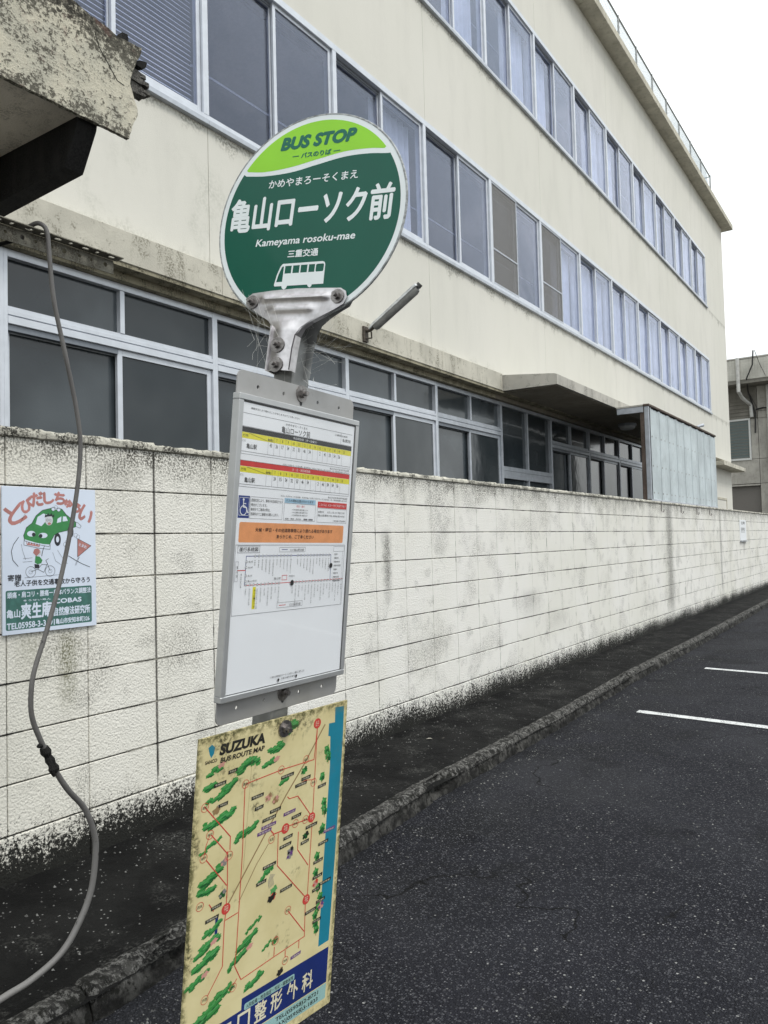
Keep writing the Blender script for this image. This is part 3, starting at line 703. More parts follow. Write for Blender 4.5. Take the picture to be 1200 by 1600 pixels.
# ground floor windows
X1 = -4.80; G1 = [1.0, 2.81, 4.66, 6.52, 8.36, 10.19, 12.05, 13.85, 15.6, 17.4, 19.2, 21.0, 22.8]
ZT0, ZT1, ZH, ZS = 2.985, 3.075, 3.475, 1.15
for i, (a, c) in enumerate(zip(G1, G1[1:])):
    W_ = c - a; b = MB(); dark = a > 10; MA = M_ALU1 if a > 8 else M_ALU
    tall = abs(a - 10.19) < .01
    b.box(-.10, .012, 0, .028, ZS - 2, ZH - 2, .002); b.box(-.10, .012, W_ - .028, W_, ZS - 2, ZH - 2, .002)
    b.box(-.10, .010, .028, W_ - .028, ZH - 2 - .05, ZH - 2, .002); b.box(-.10, .012, .028, W_ - .028, ZS - 2 - .04, ZS - 2 + .04, .002)
    if tall:
        b.box(-.10, .010, .028, W_ - .028, 2.50 - 2, 2.56 - 2, .002); b.box(-.09, .006, .028, W_ - .028, 2.39 - 2, 2.43 - 2, .002); b.box(-.09, .004, .028, W_ - .028, 2.43 - 2, 2.50 - 2)
    else:
        b.box(-.10, .016, .028, W_ - .028, ZT0 - 2, ZT0 + .052 - 2, .003); b.box(-.10, -.006, .028, W_ - .028, ZT0 + .0525 - 2, ZT0 + .0600 - 2); b.box(-.10, .010, .028, W_ - .028, ZT0 + .0605 - 2, ZT1 - 2, .002); b.box(-.06, -.002, .028, W_ - .028, ZT1 + .001 - 2, ZT1 + .03 - 2, .002)
    zb_ = 2.56 if tall else ZT1 + .03
    b.box(-.07, .004, W_ / 2 - .02, W_ / 2 + .02, zb_ - 2, ZH - 2.05, .002)
    if tall:
        b.box(-.07, .004, W_ / 2 - .02, W_ / 2 + .02, ZS - 2, 2.43 - 2.04, .002)
    u = b.build('window', MA, fac, T(X1, a, 2))
    hw = W_ / 2 - .02 - .028
    for s_ in (0, 1):
        y_ = a + .028 + s_ * (hw + .04)
        MB().box(X1 - .045, X1 - .038, y_, y_ + hw, zb_, ZH - .05).build('transom_pane', M_FROST if (i + s_) % 2 else M_FROST2, u)
        if tall:
            MB().box(X1 - .045, X1 - .038, y_, y_ + hw, ZS + .04, 2.39).build('pane', M_FROST, u)
    if not tall:
        hh = ZT0 - ZS - .04
        sm = sash_mesh(W_ / 2 + .01, hh, .03, .045, MA)
        add('sash', sm, u, T(X1 - .052, a + .030, ZS + .04)); add('sash', sm, u, T(X1 - .010, a + W_ / 2 - .040, ZS + .04))
        MB().box(X1 - .070, X1 - .064, a + .075, a + W_ / 2 - .005, ZS + .10, ZT0 - .045).build('pane', M_FROST, u)
        MB().box(X1 - .028, X1 - .022, a + W_ / 2 + .005, c - .075, ZS + .10, ZT0 - .045).build('pane', M_FROST2, u)
        MB().box(X1 - .10, X1 - .0, a + .03, a + W_ / 2 - .04, ZT0 - .04, ZT0 - .0005).build('head_track', M_ALUD, u)
MB().box(XF - .20, XF - .04, 2.6, 22.9, .06, ZS - .045).build('wall_base', M_FAC, fac)
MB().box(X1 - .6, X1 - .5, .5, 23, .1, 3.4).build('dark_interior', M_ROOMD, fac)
# entrance canopy, part of the building
cp = MB(); fn = lambda u, v, w_: (u, w_, v)
cp.prism([(XF + .001, 3.80), (XF + .001, 3.566), (-3.83, 3.556), (-3.83, 3.69), (-3.87, 3.705)], 9.9, 17.0, fn)
cpo = cp.build('canopy', M_CANOPY, fac)
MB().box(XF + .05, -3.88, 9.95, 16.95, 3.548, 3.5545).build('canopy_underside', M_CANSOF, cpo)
lp = thing('canopy_light', 'round pale ceiling light under the concrete entrance canopy', 'light', (-4.2, 14.2, 3.5))
MB().tube([(-4.2, 14.2, 3.546), (-4.2, 14.2, 3.53), (-4.2, 14.2, 3.50)], .16, 20).build('light_base', M_ALU1, lp)
MB().tube([(-4.2, 14.2, 3.499), (-4.2, 14.2, 3.46), (-4.2, 14.2, 3.44), (-4.2, 14.2, 3.432)], .13, 20, rs=[.14, .13, .10, .03]).build('diffuser', M_CURT, lp, smooth=True)

# rooftop fence
rf = thing('rooftop_fence', 'grey chain link fence with thin posts along the roof edge', 'fence', (XF, 13, ZR + .16))
XR = XF + .02; zb, zt = ZR + .16, ZR + 1.14; yend = 25.55; ys = []
y = yend
while y > 6: ys.append(y); y -= 1.30
pm = MB().tube([(0, 0, 0), (0, 0, zt - zb + .04)], .022, 8).mesh('post', M_STEEL)
for yy in ys: add('post', pm, rf, T(XR, yy, zb))
for xx in (-6.2,): add('post', pm, rf, T(xx, yend, zb))
MB().tube([(XR, 6, zt), (XR, yend + .02, zt)], .020, 8).build('top_rail', M_STEEL, rf); MB().tube([(XR, 6, zb + .06), (XR, yend, zb + .06)], .010, 6).build('bottom_rail', M_STEEL, rf)
MB().tube([(XR, yend, zt), (-12, yend, zt)], .020, 8).build('top_rail', M_STEEL, rf)
ch = MB(); hh = zt - zb - .06
y = 6.0
while y < yend:
    for s_ in (0, 1):
        a = (XR + .001 * s_, y, zb + .06); c = (XR + .001 * s_, y + hh * .62, zt)
        if s_: a, c = (a[0], a[1], zt), (c[0], c[1], zb + .06)
        if c[1] < yend: ch.tube([a, c], .0028, 3, False)
    y += .07
ch.build('chain_link', flat('fence_wire', (.35, .42, .45), .5, .6), rf, kind='stuff')

# tilted fluorescent wall lamp
wl = thing('wall_lamp', 'tilted fluorescent strip lamp on a rusty bracket above the ground floor windows', 'lamp', (-4.6, 6.55, 3.6))
p0 = Vector((-4.54, 6.60, 3.70)); p1 = Vector((-3.98, 6.66, 4.06)); 
ax = (p1 - p0).normalized(); sd_ = Vector((-.1, 1, 0)); sd_ = (sd_ - ax * sd_.dot(ax)).normalized(); upv = ax.cross(sd_); 
if upv.z < 0: upv = -upv
ML = Matrix(((ax.x, sd_.x, upv.x, p0.x), (ax.y, sd_.y, upv.y, p0.y), (ax.z, sd_.z, upv.z, p0.z), (0, 0, 0, 1)))
L_ = (p1 - p0).length
hb = MB(); hb.v = []; pf = [(-.055, -.004), (-.042, .030), (-.015, .045), (.015, .045), (.042, .030), (.055, -.004)]
def loft(prof, xs, sc):
    b = MB(); m_ = len(prof)
    for x_, s_ in zip(xs, sc):
        for (a, c) in prof: b.v.append((x_, a * s_, c * s_))
    for j in range(len(xs) - 1):
        for i in range(m_): b.f.append((j * m_ + i, j * m_ + (i + 1) % m_, (j + 1) * m_ + (i + 1) % m_, (j + 1) * m_ + i))
    b.f += [tuple(range(m_))[::-1], tuple((len(xs) - 1) * m_ + i for i in range(m_))]; return b
loft(pf, [0, .03, .06, L_ - .05, L_ - .02, L_], [.6, .8, .9, 1, .95, .5]).build('lamp_housing', flat('lamp_white_metal', (.60, .62, .63), .5, .1, wear=.2, scale=20), wl, ML, smooth=True)
loft([(-.048, -.005), (-.040, -.035), (-.015, -.055), (.015, -.055), (.040, -.035), (.048, -.005)], [.05, .08, L_ - .06, L_ - .03], [.8, 1, 1, .8]).build('diffuser', flat('grey_plastic', (.30, .30, .29), .35, wear=.2, scale=10), wl, ML, smooth=True)
b = MB(); b.box(-4.61, -4.585, 6.55, 6.63, 3.58, 3.74, .003); b.tube([(-4.585, 6.59, 3.70), (-4.56, 6.59, 3.69), (-4.53, 6.60, 3.70), (-4.48, 6.60, 3.74)], .018, 8); b.tube([(-4.58, 6.58, 3.61), (-4.54, 6.62, 3.62), (-4.53, 6.60, 3.68)], .010, 6)
b.build('bracket', flat('rusty_bracket', (.13, .11, .09), .7, .4, wear=.3, scale=60), wl)
b = MB().tube([(-3.99, 6.655, 4.05), (-3.965, 6.66, 4.075)], .030, 10); b.build('end_cap', flat('dark_cap', (.08, .08, .08), .6), wl)

# corrugated screen on the wall
cs = thing('corrugated_screen', 'pale blue grey corrugated sheet screen standing on the block wall beside the canopy', 'screen', (-3.35, 14.8, 2.05))
M_SHEET = concrete('pale_sheet', (.56, .62, .64), (.36, .39, .40), .35, .55, .001, .8)
M_RUST = concrete('rusty_frame', (.13, .10, .085), (.05, .035, .028), .8, .42, .003, 2)
XP, PA, PB, PZ0, PZ1 = -3.33, 12.33, 17.25, 2.085, 3.52
nS = 9; sw = (PB - PA - .1) / nS
for i in range(nS):
    b = MB(); y0_ = PA + .05 + i * sw; prof = [(0, .026), (.045, .026), (.075, 0), (.165, 0), (.185, .010), (.215, .010), (.235, 0), (.335, 0), (.355, .010), (.385, .010), (.405, 0), (sw - .035, 0), (sw + .004, .024)]
    for (a, c) in prof:
        for z_ in (PZ0, PZ1 - .02): b.v += [(XP + c, y0_ + a, z_), (XP + c - .003, y0_ + a, z_)]
    for j in range(len(prof) - 1):
        k = j * 4; b.f += [(k, k + 4, k + 6, k + 2), (k + 1, k + 3, k + 7, k + 5), (k, k + 1, k + 5, k + 4), (k + 2, k + 6, k + 7, k + 3)]
    sh = b.build('sheet', M_SHEET, cs)
    rv = MB()
    for z_ in (PZ0 + .10, PZ0 + .52, PZ0 + .98):
        for a in (.14, .36):
            n0 = Vector((XP + .001, y0_ + a, z_)); rv.tube([n0, n0 + Vector((.010, 0, 0))], .013, 6)
    rv.build('rivet', M_BOLT, sh)
MB().box(XP - .05, XP + .016, PA, PA + .05, PZ0 - .02, PZ1, .003).build('frame_post', M_ALU1, cs); MB().box(XP - .115, XP - .052, PA + .002, PA + .045, PZ0 - .02, PZ1 - .01, .003).build('rusty_post', M_RUST, cs)
MB().box(XP - .05, XP + .012, PB - .05, PB, PZ0 - .02, PZ1, .003).build('frame_post', M_ALUD, cs)
MB().box(XP - .06, XP + .03, PA - .02, PB + .02, PZ1 + .001, PZ1 + .035, .004).build('top_cap', M_RUST, cs); MB().box(XP - .05, XP + .022, PA, PB, PZ0 - .045, PZ0 - .002, .004).build('bottom_rail', M_ALU1, cs)
MB().box(-3.81, XP - .062, PA - .02, PB, PZ1 + .003, PZ1 + .03, .002).build('roof_strip', M_CANOPY, cs); MB().box(-3.80, XP - .062, PA - .015, PA + .03, PZ1 - .09, PZ1 - .0, .003).build('end_rail', M_ALU1, cs)
for i in range(3): MB().box(XP - .045, XP - .005, PA + .06, PB - .06, PZ0 + .10 + .42 * i, PZ0 + .13 + .42 * i).build('cross_rail', M_ALUD, cs)
for yy in (12.80, 14.07, 15.26, 16.35):
    MB().tube([(XW + .012, yy, 2.06), (XW + .012, yy, 1.90), (XW + .03, yy, 1.885), (XW + .045, yy, 1.90), (XW + .045, yy, 1.925)], .008, 6).build('hook', M_BOLT, cs)
b = thing('small_floodlight', 'small grey lamp on the top edge of the corrugated screen', 'lamp', (XP - .02, 16.0, PZ1 + .036))
MB().tube([(XP - .02, 16.0, PZ1 + .036), (XP - .02, 16.0, PZ1 + .08)], .012, 8).build('stem', M_STEEL, b); MB().tube([(XP - .04, 15.9, PZ1 + .07), (XP + .02, 16.12, PZ1 + .12)], .03, 10, rs=[.022, .034]).build('lamp_head', M_ALU1, b)

# notice plate on the wall far along
ns = thing('notice_plate', 'small white notice plate with dark lettering low on the far block wall', 'sign', (XW, 19.9, 1.6))
MN = frameM((XW + .012, 19.9, 1.6), (0, 1, 0), (1, 0, 0))
vs, fs = curve_solid(rrect(-.40, .40, -.235, .235, .01), [], .01, -.01); b = MB(); b.v = vs; b.f = fs; b.build('plate', M_WINK, ns, MN)
p = Print(.3); p.text('注意', -250, 250, 130, 200, .02); p.text('駐車禁止', -260, 260, -20, 60, .01); p.text('関係者以外', -260, 260, -60, -30); p.build('lettering', M_INK, ns, MN)
MB().box(XW + .003, XW + .05, 19.5, 20.3, 1.335, 1.352).build('lower_lip', M_ALU1, ns)

# far building
fb = thing('far_building', 'grey concrete panel building with downpipes beyond the end of the wall', 'building', (-8, 36, 0))
YF = 34.0
MB().box(-16, -3.45, YF, YF + 9, 7.66, 8.50, .01).build('parapet', concrete('tiled_parapet', (.50, .49, .44), (.3, .29, .25), .4, .5, .002), fb)
tl = MB()
for i in range(0, 40):
    for j in range(8):
        x_ = -3.47 - i * .105
        tl.box(x_ - .10, x_ - .005, YF - .008, YF - .0005, 7.68 + j * .10, 7.775 + j * .10)
tl.build('facing_tile', concrete('pale_tile', (.56, .55, .50), (.35, .34, .3), .3, .5, .001), fb, kind='stuff')
MB().box(-16, -3.45, YF - .02, YF + .3, 8.501, 8.56, .004).build('parapet_cap', M_GCON, fb)
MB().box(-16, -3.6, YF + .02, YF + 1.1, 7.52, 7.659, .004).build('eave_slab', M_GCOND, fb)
YG = YF + .9
xs = [-16, -12.6, -9.0, -6.9, -5.05, -3.6]; zs = [.06, 3.55, 4.55, 6.2, 7.52]
def fpanel(x0, x1, z0, z1, m=M_GCON): MB().box(x0 + .008, x1 - .008, YG, YG + .2, z0 + .008, z1 - .008, .004).build('wall_panel', m, fb)
for x0, x1 in zip(xs, xs[1:]):
    for z0, z1 in zip(zs, zs[1:]):
        if x1 == -5.05 and z1 == 3.55: fpanel(x0, -6.6, z0, z1); fpanel(-6.6, x1, 3.46, 3.54)
        elif x1 == -5.05 and z0 in (4.55,): fpanel(x0, -6.45, z0, z1); fpanel(-5.33, x1, z0, z1)
        elif x1 == -5.05 and z0 == 6.2: fpanel(x0, x1, z0, z1, M_GCOND)
        else: fpanel(x0, x1, z0, z1)
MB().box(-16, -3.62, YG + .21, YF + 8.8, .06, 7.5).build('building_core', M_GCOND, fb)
MB().box(-6.6, -5.06, YG + .12, YG + .17, .1, 3.45, .0).build('shutter_door', flat('grey_shutter', (.15, .14, .13), .6), fb)
wf = MB()
for a in ((-6.45, -5.33, 6.15, 6.22), (-6.45, -5.33, 4.52, 4.60), (-6.45, -6.38, 4.60, 6.15), (-5.40, -5.33, 4.60, 6.15)): wf.box(a[0], a[1], YG - .03, YG + .03, a[2], a[3], .004)
wf = wf.build('window', flat('white_frame', (.62, .63, .62), .5), fb); MB().box(-6.38, -5.40, YG + .005, YG + .012, 4.60, 6.15).build('pane', flat('grey_green_pane', (.13, .16, .16), .15), wf)
bl = MB()
for i in range(12): bl.box(-6.38, -5.40, YG - .006, YG + .003, 4.62 + i * .125, 4.635 + i * .125)
bl.build('blind_line', M_GCOND, wf)
lv = MB()
for i in range(7): lv.box(-6.9, -5.2, YG - .03, YG - .001, 6.35 + i * .15, 6.43 + i * .15)
lv.build('louvre', M_GCOND, fb)
M_PIPE = flat('pale_pipe', (.52, .52, .50), .5, wear=.12, scale=6)
MB().tube([(-5.56, YF - .06, 8.55), (-5.56, YF - .06, 7.2), (-5.5, YF + .3, 7.0), (-5.28, YG - .08, 6.75), (-5.25, YG - .08, 6.25)], .07, 10).build('downpipe', M_PIPE, fb)
MB().tube([(-4.62, YG - .08, .1), (-4.62, YG - .08, 7.5)], .075, 10).build('downpipe', M_PIPE, fb); MB().tube([(-4.16, YG - .06, .1), (-4.16, YG - .06, 7.5)], .05, 8).build('downpipe', M_PIPE, fb)
pc = MB()
for z_ in (2.2, 4.4, 6.3): pc.box(-4.73, -4.51, YG - .10, YG - .002, z_, z_ + .05)
pc.build('pipe_clip', M_GCON, fb)
M_CBK = flat('cable_black', (.02, .02, .02), .6)
for nm, rr, lb, pts in (('power_cable', .028, 'thick black cable dropping from the parapet past the white downpipe of the far building', [(-4.95, YF - .2, 8.75), (-5.0, YF - .15, 8.2), (-5.25, YF - .05, 7.7), (-5.35, YG - .05, 7.3), (-5.22, YG - .05, 6.8), (-5.12, YG - .05, 6.4), (-5.15, YG - .05, 5.6)]),
        ('power_cable', .028, 'black cable looping behind the long pale downpipe of the far building', [(-5.1, YG - .05, 6.55), (-4.8, YG - .06, 6.6), (-4.5, YG - .12, 6.5), (-4.3, YG - .12, 6.2), (-4.25, YG - .1, 5.2), (-4.4, YG - .1, 4.6)]),
        ('thin_cable', .010, 'thin wire slanting down across the pale parapet of the far building', [(-4.9, YF - .2, 8.75), (-4.75, YF - .05, 8.2), (-4.55, YF - .1, 7.7)]),
        ('thin_cable', .010, 'thin wire running slanted under the eave of the far building to the long downpipe', [(-5.3, YG - .06, 7.2), (-5.0, YG - .06, 6.5), (-4.5, YG - .1, 6.45)])):
    tag(MB().tube(pts, rr, 6).build(nm, M_CBK), lb, 'cable')

# ================================================================ bus stop sign
bs = thing('bus_stop_sign', 'green round bus stop sign on a leaning post with timetable and faded route map', 'bus stop', (-1.29, 1.25, 0))
MTT = frameM((-1.136, 1.3394, 1.4962), (-.044, .9989, -.0155), (.9947, .0424, -.094))
MD = frameM((-1.0873, 1.3465, 2.2302), (.9828, .1442, -.115), (.1553, -.9833, .0945)) @ Matrix.Scale(1.07, 4)
MM = frameM((-1.2029, 1.3072, .7594), (.0926, .9957, .0029), (.9881, -.0915, -.1239)) @ Matrix.Scale(1.055, 4)
# post: square hollow tube just behind the timetable's centre; axis follows the timetable's vertical
pax = Vector(MTT.col[1][:3]); pn = Vector(MTT.col[2][:3]); pr_ = Vector(MTT.col[0][:3])
MP = Matrix.Translation(Vector((-1.136, 1.3394, 1.4962)) - pn * .0195 + pr_ * .006)
MP = MP @ Matrix(((pr_.x, pax.x, pn.x, 0), (pr_.y, pax.y, pn.y, 0), (pr_.z, pax.z, pn.z, 0), (0, 0, 0, 1)))   # local: x along road, y up, z to the road
b = MB(); b.box(-.030, .030, -1.47, .50, -.058, 0, .004, M=None)
b.build('post', M_STEEL, bs, MP)
bz = MB().tube([(-1.29, 1.30, -.02), (-1.29, 1.30, .03), (-1.29, 1.30, .16), (-1.29, 1.30, .19)], .27, 28, rs=[.27, .275, .24, .21]); bz.build('base_weight', M_GCON, bs, smooth=True)

def bolt(parent, Mx, x, y, w0, r=.009, washer=.016):
    b = MB(); b.tube([(x, y, w0), (x, y, w0 + .0025)], washer, 16); b.tube([(x, y, w0 + .0025), (x, y, w0 + .010)], r, 6); b.tube([(x, y, w0 + .010), (x, y, w0 + .018)], r * .55, 8); return b.build('bolt', M_BOLT, parent, Mx)
# --- disc
RD = .2235
b = MB(); b.prism(circ(0, 0, RD, 96), -.003, 0, lambda u, v, w_: (u, v, w_)); disc = b.build('disc', M_DWHITE, bs, MD)
b = MB(); n = 96
rim = circ(0, 0, RD + .0002, n)
tb = MB().tube([(x, y, -.002) for x, y in circ(0, 0, RD, n)] + [(RD, 0, -.002)], .0028, 6, False); tb.build('rim', flat('sign_edge', (.42, .44, .44), .5, .3, wear=.3, scale=90), disc, MD, smooth=True)
ri = 211
def curve_pts(pts, n=40):
    out = []
    for i in range(n + 1):
        x = pts[0][0] + (pts[-1][0] - pts[0][0]) * i / n; s_ = 0
        for (a, b_), (c, d) in zip(pts, pts[1:]):
            if x <= c + 1e-6: break
        # Catmull-Rom in y
        k = pts.index((a, b_)); pm1 = pts[max(k - 1, 0)]; pp = pts[min(k + 2, len(pts) - 1)]; t = (x - a) / (c - a)
        y = .5 * ((2 * b_) + (-pm1[1] + d) * t + (2 * pm1[1] - 5 * b_ + 4 * d - pp[1]) * t * t + (-pm1[1] + 3 * b_ - 3 * d + pp[1]) * t ** 3); out.append((x, y))
    return out
dk = curve_pts([(-181, 108.5), (-125, 103), (-57, 104), (8, 114), (71, 123), (126, 123), (173, 118)])
dk = [p_ for p_ in dk if math.hypot(*p_) < ri]
a0, a1 = math.atan2(dk[-1][1], dk[-1][0]), math.atan2(dk[0][1], dk[0][0])
arc = [(ri * math.cos(a), ri * math.sin(a)) for a in [a0 - (a0 - a1 + 2 * math.pi) * i / 90 for i in range(91)]]
p = Print(.15); p.poly(dk + arc); p.build('dark_green_field', M_DGREEN, disc, MD)
lm_ = curve_pts([(-177, 118), (-125, 112.5), (-57, 116), (8, 126), (71, 134.5), (126, 134), (169, 129)]); lm_ = [q for q in lm_ if math.hypot(*q) < ri + 1]
a0, a1 = math.atan2(lm_[-1][1], lm_[-1][0]), math.atan2(lm_[0][1], lm_[0][0])
arc = [(ri * math.cos(a0 + (a1 - a0) * i / 50), ri * math.sin(a0 + (a1 - a0) * i / 50)) for i in range(51)]
p = Print(.15); p.poly(lm_ + arc); p.build('lime_cap', M_LIME, disc, MD)
p = Print(.5); p.text('BUS STOP', -90, 91, 156, 183, .02, .18, h=1.5); p.text('バスのりば', -36, 36, 133, 144, .0, h=.7); p.rect(-58, -42, 137.6, 139.4); p.rect(42, 58, 137.6, 139.4); p.build('green_lettering', M_DINK, disc, MD)
p = Print(.5); p.text('かめやまろーそくまえ', -109, 107, 73, 91, 0, h=.35); p.text('亀山ローソク前', -199, 195, -19, 55.5, .004, h=1.5); p.text('Kameyama rosoku-mae', -122, 118, -60, -40, .0, .12, h=.5); p.text('三重交通', -37, 36, -85, -69, .0, h=.5)
p.build('white_lettering', M_DWHITE, disc, MD)
# bus symbol: outline body with five windows
outer = [(-62, -143), (-58, -122), (-51, -103), (-46, -98)] + [(50, -98), (55, -100), (57, -105), (58, -146)] + [(31, -146), (30, -150), (26, -152.5), (22, -150), (20, -146), (-29, -146), (-31, -151), (-36, -154), (-41, -151), (-43, -146), (-60, -146)]
holes = [[(-57.5, -137), (-54, -121), (-47.5, -105), (-43.5, -103), (-42.5, -106), (-42.5, -137)]]
for x0 in (-39.5, -20, -1): holes.append([(x0, -119.5), (x0 + 16, -119.5), (x0 + 16, -103), (x0, -103)])
holes.append([(31, -104) if False else (18.5, -119.5), (33, -119.5), (33, -103), (18.5, -103)]); holes.append(rrect(35.5, 54.5, -119.5, -103, 3, 3))
vs, fs = curve_solid([(a / 1000, b / 1000) for a, b in outer], [[(a / 1000, b / 1000) for a, b in h] for h in holes], .0004, .0003); b = MB(); b.v = vs; b.f = fs; b.build('bus_symbol', M_DWHITE, disc, MD)
# --- pressed steel bracket
outl = [(-122, -178), (-119, -168), (-109, -161), (-60, -157), (0, -155), (60, -157), (104, -159), (116, -166), (120, -178), (114, -192), (92, -204), (70, -214), (45, -226), (28, -240), (19, -258), (17, -285), (16, -331), (-43, -331), (-44, -262), (-48, -236), (-60, -222), (-85, -208), (-110, -193)]
def press_z(x, y):
    w_ = 6.0
    w_ += 7 * math.exp(-((y + 176) / 7.0) ** 2) * max(0, min(1, (88 - abs(x + 2)) / 12))
    w_ += 6 * math.exp(-((y + 199) / 8.0) ** 2) * max(0, min(1, (62 - abs(x + 6)) / 20))
    if y < -214: w_ += min(14, (-214 - y) * .45) * max(0, min(1, 1.15 - abs(x + 13.5) / 46))
    return w_
import bmesh
bm = bmesh.new(); vv = [bm.verts.new((a, b_, 0)) for a, b_ in outl]; bm.faces.new(vv)
for k in range(34):
    xk = -120 + k * 7.1; bmesh.ops.bisect_plane(bm, geom=bm.verts[:] + bm.edges[:] + bm.faces[:], plane_co=(xk, 0, 0), plane_no=(1, 0, 0))
for k in range(46):
    yk = -158 - k * 3.8; bmesh.ops.bisect_plane(bm, geom=bm.verts[:] + bm.edges[:] + bm.faces[:], plane_co=(0, yk, 0), plane_no=(0, 1, 0))
for v in bm.verts: v.co.z = press_z(v.co.x, v.co.y)
for v in bm.verts: v.co /= 1000
r_ = bmesh.ops.extrude_face_region(bm, geom=bm.faces[:])
for v in [g_ for g_ in r_['geom'] if isinstance(g_, bmesh.types.BMVert)]: v.co.z -= .003
bmesh.ops.recalc_face_normals(bm, faces=bm.faces); me = bpy.data.meshes.new('bracket'); bm.to_mesh(me); bm.free(); me.materials.append(M_PRESS)
for p_ in me.polygons: p_.use_smooth = True
me.set_sharp_from_angle(angle=R(40))
brk = add('bracket', me, bs, MD)
# side wing that folds back round the post
sw_ = MB()
side = [(16, -331, 19), (17, -285, 19.5), (19, -258, 17), (28, -240, 11), (45, -226, 7), (70, -214, 6), (92, -204, 6), (114, -192, 6)]
for (a, b_, w_) in side: 
    d_ = 2 if a < 30 else 5
    sw_.v += [(a / 1000, b_ / 1000, w_ / 1000), (a / 1000 + .001, b_ / 1000, -d_ / 1000)]
for j in range(len(side) - 1): sw_.f.append((2 * j, 2 * j + 1, 2 * j + 3, 2 * j + 2))
n_ = len(sw_.v); sw_.v += [(x - .003, y + .001, z) for x, y, z in sw_.v[:n_]]; sw_.f += [tuple(i + n_ for i in f_[::-1]) for f_ in sw_.f[:]]
sw_.build('side_flange', M_PRESS, brk, MD)
def rear_z(x, y): 
    t = max(0, min(1, (-200 - y) / 60)); t = t * t * (3 - 2 * t); return -9 - 40 * t
bm = bmesh.new(); vv = [bm.verts.new((a, b_, 0)) for a, b_ in outl]; bm.faces.new(vv)
for k in range(46):
    yk = -158 - k * 3.8; bmesh.ops.bisect_plane(bm, geom=bm.verts[:] + bm.edges[:] + bm.faces[:], plane_co=(0, yk, 0), plane_no=(0, 1, 0))
for v in bm.verts: v.co.z = rear_z(v.co.x, v.co.y)
for v in bm.verts: v.co /= 1000
r_ = bmesh.ops.extrude_face_region(bm, geom=bm.faces[:])
for v in [g_ for g_ in r_['geom'] if isinstance(g_, bmesh.types.BMVert)]: v.co.z -= .003; v.co.x += .006
bmesh.ops.recalc_face_normals(bm, faces=bm.faces); me = bpy.data.meshes.new('rear_bracket'); bm.to_mesh(me); bm.free(); me.materials.append(M_STEEL)
for p_ in me.polygons: p_.use_smooth = True
me.set_sharp_from_angle(angle=R(40)); add('rear_bracket', me, bs, MD)
lsd = MB(); lsd.box(-.0445, -.0415, -.331, -.236, -.060, .018); lsd.build('side_flange', M_PRESS, brk, MD)
bolt(brk, MD, -.106, -.1805, .0065, .008, .0145); bolt(brk, MD, .099, -.1765, .0065, .008, .0145)
bolt(brk, MD, -.0185, -.279, .0205, .008, .016); bolt(brk, MD, -.0165, -.320, .0205, .008, .016)

# --- timetable board
hl = [circ(x / 1000, y / 1000, .0042, 14) for x, y in ((-141, 333), (-57, 333), (67, 333), (152, 333), (-145, -332), (-59, -331), (65, -332), (154, -333))]
vs, fs = curve_solid(rrect(-.2045, .2145, -.360, .360, .016), hl, .003, -.019)
b = MB(); b.v = vs; b.f = fs; plate = b.build('timetable_board', M_PLATE, bs, MTT)
fr = MB(); o_, i_ = (.216, .310), (.202, .297)
for (x0, x1, y0, y1) in ((-o_[0], o_[0], i_[1], o_[1]), (-o_[0], o_[0], -o_[1], -i_[1]), (-o_[0], -i_[0], -i_[1], i_[1]), (i_[0] + .002, o_[0], -i_[1], i_[1])):
    fr.box(x0, x1, y0, y1, -.0158, .004, .0015)
tf = fr.build('frame', M_FRM, plate, MTT)
MB().box(-.202, .204, -.297, .297, -.0155, -.001).build('backing', M_FRMD, plate, MTT)
PW = .0
MB().box(-.2005, .2005, -.2955, .2935, -.0008, .0).build('paper', M_PAPER, plate, MTT)
MB().box(-.2018, .2038, -.2968, .2968, .0012, .0022).build('cover', M_COVER, plate, MTT)
K = Print(.35); Gk = Print(.30); Y_ = Print(.12); Rd = Print(.12); O_ = Print(.12); Bl = Print(.12); LB = Print(.12); Wk = Print(.40); TB = Print(.12)
K.text('道路状況により遅れることがありますのでご了承ください', -177, -15, 281.5, 286, 0); K.text('三重県交通局', 120, 172, 263.5, 267.5, 0)
Gk.line([(-199, 272), (193, 272.8)], .8)
K.text('かめやまろーそくまえ', -63, 14, 263, 268, .0); K.text('亀山ローソク前', -76, 25, 246.5, 260.5, .006)
Gk.line([(146, 272), (146, 245)], .7); K.text('亀山駅方面', 153, 187, 252, 260, .006)
K.rect(-199, 193, 234, 244.5); Wk.text('平日時刻表（月～金曜日）', -35, 52, 236.5, 242, .0)
Rd.rect(-199, 191, 165.5, 176.5); Wk.text('土・日・祝日時刻表', -32, 34, 168, 174, .0)
hours = [str(h_) for h_ in range(6, 21)]
